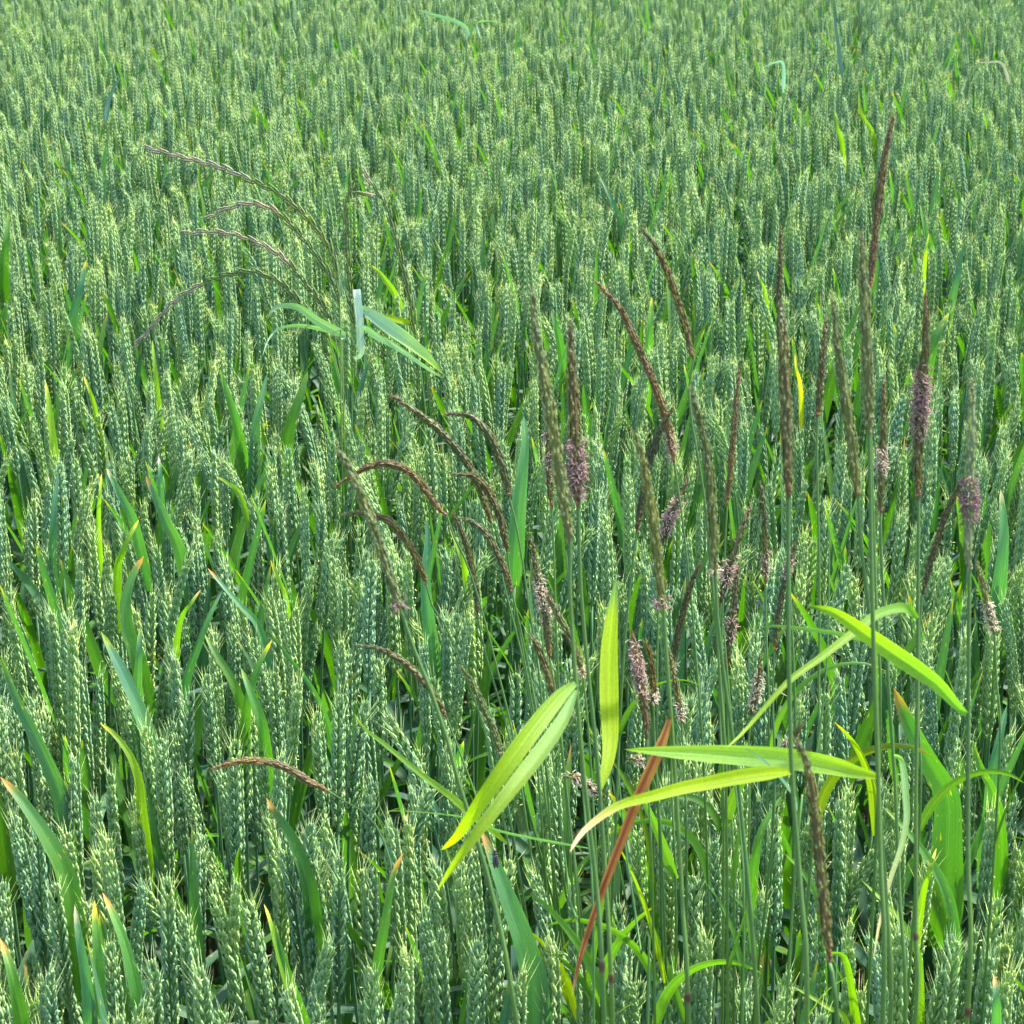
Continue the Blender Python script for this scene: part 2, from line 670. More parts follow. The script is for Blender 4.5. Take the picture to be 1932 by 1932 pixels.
# ---------------------------------------------------------------- wheat that the photo shows one by one
# (tip x, tip y, lean to the right in degrees) of clearly seen ears in the front
FRONT = [(28, 1562, -7), (71, 1578, 0), (124, 1578, -1), (181, 1518, 0), (208, 1464, -4), (275, 1390, 3), (306, 1407, -1),
         (346, 1464, -1), (443, 1417, 0), (359, 1323, 0), (269, 1676, -2), (316, 1680, 0), (104, 1683, -3), (6, 1690, -9),
         (447, 1669, -5), (400, 1680, 0), (504, 1535, -3), (538, 1600, -2), (585, 1579, 0), (611, 1555, 0), (590, 1640, -1),
         (208, 1804, -2), (289, 1834, -1), (470, 1713, -6), (140, 1440, 0), (60, 1330, -1), (30, 1440, 0), (130, 1160, 0),
         (20, 1150, 0), (400, 1200, 1), (330, 1250, 0), (480, 1220, 0), (560, 1300, 4), (640, 1330, 0), (690, 1120, 1),
         (700, 1480, 1), (640, 1640, 2), (870, 1650, 0), (800, 1730, 0), (960, 1640, -1), (1010, 1660, 0), (1080, 1680, 1),
         (700, 1660, -1), (770, 1560, 0), (830, 1770, 2), (900, 1800, 0), (1200, 1560, 0), (1260, 1500, 0), (1345, 1600, 0),
         (1400, 1440, 0), (1460, 1560, -1), (1600, 1500, 0), (1540, 1640, 0), (1440, 1700, 0), (1380, 1640, -2), (1780, 1540, 0),
         (1870, 1540, 0), (1900, 1400, 0), (1750, 1640, 1), (1600, 1760, 0), (1700, 1770, 0), (1800, 1790, -1), (1880, 1720, 0),
         (1330, 1780, 0), (1180, 1780, 1), (1240, 1840, 0), (1100, 1830, -1), (1040, 1790, 0), (980, 1850, 0), (700, 1840, 0),
         (620, 1790, 1), (90, 1850, 0), (380, 1850, 0), (545, 1880, -2), (760, 1880, 0), (1480, 1850, 0), (1900, 1850, 0),
         (920, 1530, 0), (1320, 1440, 0), (1430, 1600, 0), (1660, 1640, 0)]

# wheat leaves seen one by one: points from the tip down, width (both in print units), colour, tip colour, roll, note
WL = [
    ([(906, 1562), (924, 1605), (952, 1680), (982, 1760), (1004, 1840), (1012, 1932)], 46, GL * 1.2 + GG * .3, OR, 0.35, 'broad grey-green leaf carrying the dark beetle, below the split yellow-green leaf'),
    ([(762, 1608), (742, 1652), (727, 1745), (714, 1820), (700, 1932)], 26, GG * 1.1, OR, 0.5, 'tall folded green leaf with an orange tip, left of the beetle'),
    ([(188, 1364), (215, 1385), (245, 1425), (262, 1475), (268, 1540)], 20, YG * .9, YE, 0.3, 'short leaf blotched bright orange and yellow on the left'),
    ([(0, 1465), (40, 1510), (90, 1585), (122, 1650), (140, 1760)], 40, GG * 1.25, OR, 0.25, 'wide bright green speckled leaf sloping in at the left edge'),
    ([(190, 1190), (225, 1260), (262, 1340), (290, 1430), (300, 1540)], 34, GL * 1.35, YG, 0.3, 'long broad grey-green leaf leaning left between ears on the left'),
    ([(0, 1235), (34, 1325), (84, 1425), (118, 1510), (130, 1600)], 30, GL, YG, 0.4, 'dark green folded leaf sloping down from the left edge'),
    ([(178, 1697), (181, 1760), (187, 1840), (188, 1990)], 27, GG * 1.3, YE, 0.15, 'upright bright green leaf with a yellow scratch at the lower left'),
    ([(193, 1683), (215, 1730), (240, 1800), (268, 1932)], 30, GG * 1.2 + GL * .3, OR, 0.3, 'spotted green leaf with a reddish tip at the lower left'),
    ([(141, 1706), (150, 1770), (164, 1850), (175, 1960)], 28, GL * 1.4, DRY, 0.2, 'smooth pale blue-green leaf at the lower left'),
    ([(502, 1505), (520, 1535), (550, 1580), (580, 1660), (590, 1730)], 32, GG * 1.1, OR, 0.3, 'leaf with a yellow edge and orange tip below the fallen purple seed head'),
    ([(517, 1740), (530, 1790), (550, 1850), (580, 1940)], 24, GG, YG, 0.6, 'narrow dark green leaf curving down at the bottom left of centre'),
    ([(498, 1705), (510, 1740), (530, 1820), (562, 1932)], 18, YG * 1.2, YE, 0.3, 'lime green leaf with yellow tip near the bottom left of centre'),
    ([(0, 1770), (20, 1830), (40, 1932)], 34, GG * 1.2, OR, 0.3, 'broad green leaf in the bottom left corner'),
    ([(86, 719), (92, 760), (100, 830), (106, 900)], 16, YG * 1.1, YE, 0.2, 'bright yellow-green pointed leaf high on the left side'),
    ([(110, 890), (103, 945), (99, 1000), (97, 1060)], 17, GL * 1.1, None, 0.5, 'plain blue-green upright leaf on the left side'),
    ([(201, 883), (215, 910), (236, 950), (254, 990)], 20, GL * 1.3, DRY, 0.3, 'blue-green leaf leaning left on the left side'),
    ([(192, 893), (189, 930), (186, 985)], 10, YG * 1.4, YE, 0.2, 'narrow glowing yellow-green leaf on the left side'),
    ([(299, 860), (302, 890), (305, 960)], 15, GL * 1.4, DRY, 0.2, 'small pale spear-shaped leaf between ears left of centre'),
    ([(275, 897), (290, 930), (315, 985), (340, 1040)], 24, GL * 1.1, OR, 0.4, 'blue-green leaf with a split dry tip left of centre'),
    ([(262, 980), (245, 1010), (230, 1045), (222, 1075)], 17, YG, YE, 0.2, 'lime leaf freckled yellow leaning right on the left side'),
    ([(416, 695), (425, 730), (442, 780), (455, 840)], 18, GG * 1.4, YG, 0.2, 'backlit vivid green leaf below the arching grass spikes'),
    ([(504, 705), (490, 760), (482, 800), (478, 860)], 20, GL * 1.2, None, 0.4, 'smooth blue-green leaf below the bent silvery leaves'),
    ([(581, 700), (566, 745), (548, 800), (538, 850)], 26, GG * 1.0, YG, 0.4, 'large dark green leaf leaning right beneath the arching spikes'),
    ([(410, 900), (430, 912), (457, 944)], 12, YG * 1.1, YE, 0.3, 'small yellow-green spotted leaf bent over left of centre'),
    ([(391, 1071), (420, 1105), (455, 1145), (490, 1190)], 16, GL * 1.4, OR, 0.4, 'long thin leaf falling to the right with an orange tip'),
    ([(272, 1048), (250, 1085), (236, 1135), (240, 1190), (258, 1240)], 28, GG * .9 + GL * .3, OR, 0.3, 'curved green leaf with a pink tip pointing right'),
    ([(379, 1112), (360, 1140), (338, 1185)], 14, YG * 1.1, OR, 0.2, 'small backlit green leaf pointing right beside dark gap'),
    ([(420, 1112), (398, 1155), (375, 1215), (350, 1290)], 18, GL * 1.2, None, 0.4, 'grey-green arching leaf in front of the dark gap'),
    ([(191, 1192), (215, 1235), (240, 1280), (262, 1350)], 26, GL * 1.3, YE, 0.3, 'grey-green leaf with a yellow right edge on the left'),
    ([(265, 1182), (263, 1230), (260, 1320)], 22, GL * 1.2, YG, 0.1, 'straight upright spear of blue-green leaf on the left'),
    ([(386, 1196), (405, 1230), (440, 1290), (455, 1340)], 22, GG, YG, 0.3, 'green leaf leaning left beside the straight row of ears'),
    ([(514, 1206), (490, 1250), (470, 1310), (462, 1370)], 20, GG * 1.2, YE, 0.3, 'green leaf with an orange-brown tip leaning right'),
    ([(507, 1189), (545, 1240), (590, 1300), (620, 1370)], 12, GL, YG, 0.5, 'narrow dark leaf running down to the right'),
    ([(510, 1055), (522, 1085), (537, 1120), (545, 1170)], 13, YG * 1.1, YE, 0.2, 'yellow mottled small leaf left of centre'),
    ([(287, 641), (292, 690), (298, 756)], 11, YG, YG, 0.2, 'thin glowing green leaf below the lowest arching spike'),
    ([(158, 709), (168, 735), (180, 775)], 11, YG, YE, 0.2, 'short glowing leaf high on the left'),
    ([(988, 783), (991, 830), (985, 893), (978, 965), (972, 1040)], 27, GL * 1.45, None, 0.05, 'wide smooth blue-green leaf standing right of the dark drooping seed heads'),
    ([(806, 975), (807, 1028), (803, 1078), (806, 1145), (815, 1220)], 23, GL * 1.4, None, 0.05, 'smooth blue-green leaf with a pale creased tip below an arching seed head'),
    ([(1888, 922), (1894, 1000), (1890, 1060), (1882, 1130)], 25, GL * 1.5, DRY, 0.05, 'smooth blue-green spear-shaped leaf near the right edge'),
    ([(1666, 1522), (1700, 1555), (1740, 1605), (1783, 1676), (1800, 1760)], 22, GG * 1.0 + GL * .4, YG, 0.5, 'long green leaf crossing behind two bare stalks at the lower right'),
    ([(1686, 1297), (1712, 1355), (1755, 1440), (1788, 1500), (1790, 1600), (1785, 1720)], 56, GG * 1.15, OR, 0.35, 'very broad folded green leaf behind tall stalks on the right'),
    ([(1834, 1397), (1850, 1445), (1880, 1510), (1890, 1600)], 26, GG * 1.1, YG, 0.4, 'dark-edged green leaf near the right edge'),
    ([(1900, 1330), (1885, 1400), (1872, 1470), (1868, 1540)], 26, GL * 1.3, None, 0.2, 'blue-green leaf leaning right by the right edge'),
    ([(1552, 1785), (1570, 1800), (1600, 1825)], 18, YG, YG, 0.3, 'small bright green leaf at lower right'),
    ([(1875, 1838), (1880, 1880), (1878, 1960)], 27, GL * 1.3 + GG * .3, OR, 0.1, 'grey-green leaf with an orange tip in the bottom right corner'),
    ([(1480, 1610), (1510, 1640), (1540, 1690), (1550, 1760)], 16, GG * 1.2, YG, 0.3, 'green curved leaf left of the leaning brown seed head'),
    ([(1625, 1660), (1690, 1725), (1728, 1790), (1735, 1860)], 16, YG * 1.05, YG, 0.3, 'bright green leaf sloping between two bare stalks'),
    ([(1495, 1860), (1560, 1900), (1600, 1940)], 16, YG * .9, YG, 0.3, 'bright green leaf crossing the bottom edge on the right'),
    ([(1767, 1600), (1755, 1640), (1740, 1700)], 16, YG, YE, 0.2, 'leaf mottled yellow and green right of centre'),
    ([(1475, 1500), (1440, 1560), (1425, 1620), (1418, 1700)], 22, GG * 1.2, None, 0.3, 'broad green leaf under the horizontal yellow blades'),
    ([(1230, 560), (1226, 620), (1222, 690)], 17, GG * 1.5, YE, 0.1, 'vivid green leaf with a yellow tip between two leaning seed heads'),
    ([(1040, 585), (1050, 620), (1062, 680)], 18, GG * 1.5, YG, 0.15, 'vivid green leaf between two tall grey seed heads'),
    ([(700, 500), (725, 525), (752, 570)], 15, YG, YE, 0.3, 'glowing green leaf curving right of the ryegrass'),
    ([(1620, 170), (1625, 215), (1645, 250)], 9, YG, YG, 0.2, 'bright green leaf far back near the top right'),
    ([(1572, 205), (1580, 240), (1588, 265)], 9, YG, YG, 0.2, 'short bright green leaf far back near the top right'),
    ([(16, 400), (12, 450), (8, 500)], 16, GG * 1.2, YG, 0.2, 'dark green leaf at the left edge up the field'),
    ([(163, 490), (150, 550), (128, 640)], 18, GL * 1.2, YE, 0.2, 'long blue-green leaf with an orange tip on the upper left'),
    ([(1753, 440), (1748, 470), (1745, 500)], 8, YG * 1.3, YE, 0.2, 'yellowed leaf up the field on the right'),
    ([(1500, 665), (1503, 700), (1510, 730)], 9, YE, OR, 0.2, 'small bright orange-yellow leaf right of a thick seed head'),
    ([(1365, 100), (1372, 140), (1385, 190)], 8, GG, YG, .2, 'green leaf far up the field'),
    ([(1790, 590), (1765, 640), (1750, 700)], 24, GG * 1.2, YE, .3, 'broad green leaf behind the purple flowering seed head'),
    ([(1736, 385), (1745, 430), (1760, 480)], 11, GG * 1.3, YG, .2, 'green leaf up the field beside the yellowed one'),
    ([(1130, 330), (1150, 370), (1170, 420)], 12, GL * 1.1, None, .3, 'blue-green leaf in the middle of the upper field'),
    ([(1428, 510), (1435, 530), (1445, 560)], 9, YG * 1.1, OR, .2, 'small lime leaf with orange tip up the field'),
    ([(1820, 455), (1805, 530), (1790, 600)], 16, GL * 1.1, None, .3, 'blue-green leaf up the field near the right edge'),
    ([(455, 1260), (470, 1300), (492, 1360), (500, 1420)], 26, GG * 1.4, YG, .15, 'glowing broad green leaf above the fallen purple seed head'),
    ([(850, 1000), (870, 1050), (880, 1100)], 14, YG, YG, .1, 'vivid green leaf among the drooping seed heads'),
]

occupied = []
wheat_count = 0


def wl_depth(pts):
    yb = min(pts[-1][1], 1932)
    return max(0.98, depth_at(pts[0][1] + 0.55 * (yb - pts[0][1]), ZC))


clear = []                            # gaps in the stand where the photo shows a leaf whole
for (pts, wd, *_r) in WL:
    q = smooth_path(pts, 14)
    yb = pts[0][1] + 0.8 * (pts[-1][1] - pts[0][1])
    for a in q:
        if a[1] < yb:
            clear.append((a[0], a[1], wd * 0.35 + 6, wl_depth(pts)))
clear = np.array(clear)


def blocks(tx, ty, td, hw=13.0):
    hw = hw / td * 1.3
    m = (np.abs(clear[:, 0] - tx) < clear[:, 2] + hw * .6) & (clear[:, 1] > ty - 4) & (clear[:, 1] < ty + 260 / td) & (clear[:, 3] > td)
    return bool(m.any())




MARKS = [(950, 1450, 'the split yellow-green leaf'), (1160, 1600, 'the red-brown leaf'), (1152, 1280, 'the upright yellow blade'),
         (1400, 1430, 'the long horizontal blade'), (934, 1622, 'the beetle'), (520, 1450, 'the fallen pink-brown seed head'),
         (1550, 1700, 'the big blurred brown seed head'), (1728, 1757, 'the dark-jointed stalk'), (1824, 1600, 'the rightmost tall stalk'),
         (60, 1540, 'the wide speckled leaf'), (225, 1400, 'the orange-blotched leaf'), (187, 1800, 'the leaf scratched yellow'),
         (240, 1770, 'the red-tipped spotted leaf'), (742, 1700, 'the orange-tipped leaf'), (540, 1580, 'the yellow-edged leaf'),
         (0, 1850, 'the bottom left corner'), (1932, 1850, 'the bottom right corner'), (400, 1932, 'the bottom edge left-of-centre'),
         (600, 1850, 'the narrow dark curving leaf'), (850, 1932, 'the bottom edge near the middle'), (1000, 1800, 'the beetle leaf'),
         (1300, 1850, 'the red leaf tip'), (1400, 1932, 'the bottom edge right-of-centre'), (1730, 1620, 'the leaf between bare stalks'),
         (1755, 1450, 'the broadest leaf'), (1690, 1500, 'the pale hanging leaf'), (1890, 1450, 'the right edge leaf'),
         (1600, 1840, 'the lower-right bright leaf'), (1140, 1794, 'the two thick middle stalks'), (850, 1500, 'the thin rising blade'),
         (780, 1535, 'the thin silvery blade'), (480, 1640, 'the left-centre ear group'), (350, 1600, 'the straight ear group on the left'),
         (1440, 1600, 'the broad leaf under the blades'), (1500, 1750, 'the olive head stalk'), (120, 1932, 'the pale lower left leaf'),
         (1240, 1700, 'the red leaf upper half'), (1880, 1700, 'the lower right edge'), (1010, 1480, 'the lower end of the clump')]


DIST = {}


def wlabel(x, y, extra):
    y = min(y + 60, 1932)
    bx, by, nm = min(MARKS, key=lambda m: (m[0] - x) ** 2 + (m[1] - y) ** 2)
    dx, dy = x - bx, y - by
    if abs(dx) > abs(dy):
        rel = ('just ' if abs(dx) < 60 else '') + ('right of' if dx > 0 else 'left of')
    else:
        rel = ('just ' if abs(dy) < 60 else '') + ('below' if dy > 0 else 'above')
    DIST[f'{extra} {rel} {nm}'] = DIST.get(f'{extra} {rel} {nm}', [])
    return f'{extra} {rel} {nm}', math.hypot(dx, dy)


def rot_of(spin, lean, tilt):
    return (Matrix.Rotation(R(lean), 3, 'Y') @ Matrix.Rotation(R(tilt), 3, 'X') @ Matrix.Rotation(spin, 3, 'Z'))


def place_by_tip(x, y, lean, spec, dz=0.0):
    z = ZC + dz
    d = depth_at(y, z)
    M = rot_of(random.uniform(0, 6.28), lean, random.uniform(-3, 3))
    tip = M @ spec['ear']['tip']
    P = at(x, y, d)
    loc = P - tip
    return loc, M.to_euler()


random.seed(11)
noflag = [dict(ear=s['ear'], leaves=[l for l in s['leaves'] if l[0] == 'L']) for s in SPECS]
straight = [s for s in noflag if abs(s['ear']['tip'].x) < 0.03]
GRP = 'green ears of wheat standing one by one in the front of the field'
made = []
for (x, y, lean) in FRONT:
    s = random.choice(straight)
    loc, rot = place_by_tip(x, y, lean + random.uniform(-1, 1), s, random.uniform(-.012, .012))
    made.append((loc, rot, s, x, y, lean))
    occupied.append((loc.x, loc.y))

for (pts, wd, col, tipc, roll, note) in WL:
    d = wl_depth(pts)
    dd = d - 0.0
    n_ = len(pts)
    Wp = [at(px, py, dd - 0.012 * math.sin(math.pi * i / (n_ - 1))) for i, (px, py) in enumerate(pts)]
    last = Wp[-1]
    slope = (Wp[-1] - Wp[-2]).normalized()
    root = Vector((last.x + slope.x * 0.03, last.y + 0.004, 0))
    zb = min(last.z - 0.035, 0.62)
    if zb > last.z:
        zb = last.z - 0.03
    chain = [Vector((root.x, root.y, zb))] + Wp[::-1]
    P = smooth_path([tuple(v) for v in chain], 22)
    mb = MB()
    V = nrm(np.array(chain[1]) - np.array(CAM))
    Tm = nrm(P[-1] - P[0])
    side = np.cross(Tm, V)
    rr = roll * random.choice((-1, 1))
    side = sides(P, rr)
    wm = wd * 1.3 / 1932 / F * d
    blade(mb, P, wm, side, col, tipc, 0.10, fold=0.28, across=6, prof='strap' if 'beetle,' in note else 'leaf', seed=wheat_count * 3.3, wave=0.05, twist=random.uniform(-.25, .25))
    s = random.choice(straight)
    spin = random.uniform(0, 6.28)
    e = s['ear']
    t = thing('wheat_plant', (root.x, root.y, -0.01 + random.uniform(-.02, .0)), note, 'wheat', 'wheat plants whose top leaf stands clear of the ears')
    part('stem', e['stem_me'], t, Matrix.Rotation(spin, 4, 'Z'))
    ear = part('ear', e['rachis_me'], t, Matrix.Rotation(spin, 4, 'Z'))
    for mi, M in e['spk']:
        part('spikelet', SPK_ME[mi], ear, M)
    part('leaf', mb.mesh('leaf', [M_LEAF], origin=t.location), t)
    for kd, k, M in s['leaves']:
        part('leaf', LOWER_ME[k], t, M)
    occupied.append((root.x, root.y))
    wheat_count += 1

# ---------------------------------------------------------------- the rest of the crop
pts_all = []
Y0, Y1 = 0.80, 12.0
step = 0.0505
occ = np.array(occupied)
yy = Y0
row = 0
while yy < Y1:
    hw = 0.95 + 0.27 * yy
    xs = np.arange(-hw, hw, step) + (step / 2 if row % 2 else 0)
    xs = xs + rng.uniform(-0.45, 0.45, len(xs)) * step
    ys = yy + rng.uniform(-0.45, 0.45, len(xs)) * step
    pts_all.append(np.stack([xs, ys], 1))
    yy += step * 0.87
    row += 1
pts_all = np.vstack(pts_all)
keep = []
for a in range(0, len(pts_all), 2000):
    q = pts_all[a:a + 2000]
    dm = np.sqrt(((q[:, None, :] - occ[None, :, :]) ** 2).sum(-1)).min(1)
    keep.append(q[dm > 0.024])
pts_all = np.vstack(keep)
# ease the crop a little where grass weeds crowd it
def thin(p):
    n = math.sin(p[0] * 9.1 + 1.3) * math.sin(p[1] * 7.3 + 0.4)
    return n < 0.86
rows = []
for i, (x, y) in enumerate(pts_all):
    if not thin((x, y)):
        continue
    spec_i = random.randrange(len(SPECS))
    lean = random.gauss(0, 2.6)
    tilt = random.gauss(0, 2.6)
    dz = max(-0.085, min(0.05, random.gauss(-0.008, 0.03)))
    pn = math.sin(x * 5.1 + 1.9 * math.sin(y * 2.3)) * math.sin(y * 4.3 + 1.7 * math.sin(x * 3.1 + 1)) + .4 * math.sin(x * 17 + y * 11)
    if pn > .55 and y < 3.6 and random.random() < .6:
        dz -= random.uniform(.03, .09)      # patches where the stand is shorter
    M = rot_of(random.uniform(0, 6.28), lean, tilt)
    sc_ = 1.0
    tip = M @ SPECS[spec_i]['ear']['tip']
    base = M @ SPECS[spec_i]['ear']['base']
    loc = Vector((x, y, dz))
    tx, ty, td = project(loc + tip)
    bx, by, bd = project(loc + base)
    if blocks(tx, ty, td):
        continue
    vis = (-10 < tx < 1942) and (ty < 1925) and (by > 5)
    rows.append((loc, M.to_euler(), spec_i, td, vis, tx, ty, lean))
rows.sort(key=lambda r: r[3])
n_ind = 300 - len(made) - wheat_count
ind = [r for r in rows if r[4]][:n_ind]
ids = set(id(r) for r in ind)
rest = [r for r in rows if id(r) not in ids]
made_t = []


def labelled(t, lab):
    DIST[lab[0]].append((lab[1], t))


for (loc, rot, spec, x, y, lean) in made:
    ls = 'leaning left' if lean < -2.5 else 'leaning right' if lean > 2.5 else 'standing straight'
    labelled(make_wheat(loc, rot, spec, '', GRP), wlabel(x, y, f'wheat ear {ls}'))
for r in ind:
    ls = 'leaning left' if r[7] < -2.5 else 'leaning right' if r[7] > 2.5 else 'upright'
    fl = any(l[0] == 'F' for l in SPECS[r[2]]['leaves'])
    labelled(make_wheat(r[0], r[1], SPECS[r[2]], '', GRP), wlabel(r[5], r[6], f'{ls} wheat ear ' + ('with flag leaf' if fl else 'without flag leaf')))
for lab, L_ in DIST.items():
    L_.sort(key=lambda q: q[0])
    for k, (_, t) in enumerate(L_):
        suf = '' if len(L_) == 1 else (', nearest', ', second nearest', ', third nearest', ', fourth nearest', ', fifth nearest', ', sixth nearest', ', farther')[min(k, 6)]
        t['label'] = lab + suf
        if len((lab + suf).split()) > 16:
            print('LONG', lab + suf)

src = bpy.data.collections.new('wheat_kinds')       # instanced meshes, not in the scene itself
for i, s in enumerate(SPECS):
    o = bpy.data.objects.new('wheat_kind_%02d' % i, joined(s))
    src.objects.link(o)

pm = bpy.data.meshes.new('wheat_crop')
pm.from_pydata([tuple(r[0]) for r in rest], [], [])
ra = pm.attributes.new('rot', 'FLOAT_VECTOR', 'POINT')
ra.data.foreach_set('vector', np.array([tuple(r[1]) for r in rest], np.float32).ravel())
ka = pm.attributes.new('kind', 'INT', 'POINT')
ka.data.foreach_set('value', np.array([r[2] for r in rest], np.int32))
for m_ in (M_STEM, M_EAR, M_LEAF):
    pm.materials.append(m_)
crop = link(bpy.data.objects.new('wheat_crop', pm))
crop['kind'] = 'stuff'
crop['label'] = 'dense field of green wheat ears filling the picture to the top'
crop['category'] = 'wheat'
gt = bpy.data.node_groups.new('wheat_scatter', 'GeometryNodeTree')
gt.interface.new_socket('Geometry', in_out='INPUT', socket_type='NodeSocketGeometry')
gt.interface.new_socket('Geometry', in_out='OUTPUT', socket_type='NodeSocketGeometry')
gi, go = gt.nodes.new('NodeGroupInput'), gt.nodes.new('NodeGroupOutput')
ci = gt.nodes.new('GeometryNodeCollectionInfo')
ci.inputs['Collection'].default_value = src
ci.inputs['Separate Children'].default_value = True
ci.inputs['Reset Children'].default_value = True
ip = gt.nodes.new('GeometryNodeInstanceOnPoints')
na = gt.nodes.new('GeometryNodeInputNamedAttribute')
na.data_type = 'FLOAT_VECTOR'
na.inputs[0].default_value = 'rot'
nk = gt.nodes.new('GeometryNodeInputNamedAttribute')
nk.data_type = 'INT'
nk.inputs[0].default_value = 'kind'
er = gt.nodes.new('FunctionNodeEulerToRotation')
gt.links.new(gi.outputs[0], ip.inputs['Points'])
gt.links.new(ci.outputs[0], ip.inputs['Instance'])
ip.inputs['Pick Instance'].default_value = True
gt.links.new(nk.outputs['Attribute'], ip.inputs['Instance Index'])
gt.links.new(na.outputs['Attribute'], er.inputs[0])
gt.links.new(er.outputs[0], ip.inputs['Rotation'])
gt.links.new(ip.outputs[0], go.inputs[0])
md = crop.modifiers.new('scatter', 'NODES')
md.node_group = gt

# ---------------------------------------------------------------- blackgrass
BR, GRN, GREY, PUR = np.array((.080, .062, .014)), np.array((.13, .165, .030)), np.array((.15, .21, .09)), np.array((.16, .08, .05))
PALE = np.array((.24, .23, .12))
PINK, CREAM, VIO = np.array((.44, .31, .25)), np.array((.55, .48, .33)), np.array((.27, .16, .16))


def seed_head(mb, P, R0, ca, cb_, seed, tipc=PUR, basec=np.array((.22, .08, .04))):
    """P: base to tip; narrow husks laid up the axis in close spirals"""
    r_ = np.random.default_rng(seed)
    n = len(P)
    T, A, B = frames(P)
    S = np.r_[0, np.cumsum(np.linalg.norm(np.diff(P, axis=0), axis=1))]
    L = S[-1]
    t = S / L
    prof = np.minimum(1, 0.35 + t * 4.5) * np.clip((1.04 - t) * 2.6, 0.12, 1) ** 0.75
    tube(mb, P, np.maximum(R0 * prof * 0.72, 0.0003), cb_ * .8, 6)
    step = 0.00040 * (R0 / 0.0024) ** 0.3
    m = int(L / step)
    for i in range(m):
        tt = i / m
        s = tt * L * 0.985
        k = min(n - 1, int(np.searchsorted(S, s)))
        pr_ = R0 * np.interp(tt, t, prof)
        an = i * 2.39996 + r_.normal() * .8
        o = A[k] * math.cos(an) + B[k] * math.sin(an)
        q = P[k] + T[k] * r_.normal() * .0012 + o * pr_ * 0.68
        d = nrm(T[k] + o * 0.13 + r_.normal(size=3) * 0.05)
        ll = 0.0044 * r_.uniform(.85, 1.15) * (0.7 + 0.3 * prof[k])
        wv = 0.00065 * r_.uniform(.85, 1.2)
        f = r_.random()
        c = ca * f + cb_ * (1 - f)
        c = c * (1 - max(0, (tt - .75) / .25) * .7) + tipc * max(0, (tt - .75) / .25) * .7
        c = c * (1 - max(0, (.10 - tt) / .10)) + basec * max(0, (.10 - tt) / .10)
        s2 = np.cross(d, o)
        mid = q + d * ll * .45 + o * 0.0003
        V = [q, mid + s2 * wv, mid + o * wv * .8, mid - s2 * wv, q + d * ll]
        Fc = [(0, 2, 1), (0, 3, 2), (1, 2, 4), (2, 3, 4)]
        pale = c * .72 + PALE * .28
        Cc = [c * .8, pale, c, pale, pale]
        if i % 2 == 0:
            e = q + d * (ll + 0.0035) + o * .0007
            V += [q + d * ll * .8 + s2 * .00012, q + d * ll * .8 - s2 * .00012, e]
            Cc += [pale] * 3
            Fc.append((5, 6, 7))
        mb.add(V, Fc, Cc)


def anthers(mb, P, R0, t0, t1, n, col, seed):
    r_ = np.random.default_rng(seed)
    T, A, B = frames(P)
    N = len(P)
    for i in range(int(n * 1.7)):
        tt = r_.triangular(t0, (t0 + t1) / 2, t1) if t1 > t0 else t0
        k = int(tt * (N - 1))
        an = r_.uniform(0, 6.28)
        o = A[k] * math.cos(an) + B[k] * math.sin(an)
        rr = R0 * r_.uniform(.8, 1.45)
        q = P[k] + o * rr
        d = nrm(o * .5 + r_.normal(size=3) * .7 + np.array((0, 0, -.5))) * r_.uniform(.0016, .0034)
        c = col * r_.uniform(.7, 1.3) * np.array((1, r_.uniform(.9, 1.1), r_.uniform(.85, 1.15)))
        tube(mb, np.array([q, q + d * .5, q + d]), [.00018, .00028, .00018], c, 4)
        f = P[k] + o * R0 * .5
        mb.add([f, q + T[k] * .0001, q - T[k] * .0001], [(0, 1, 2)], c)


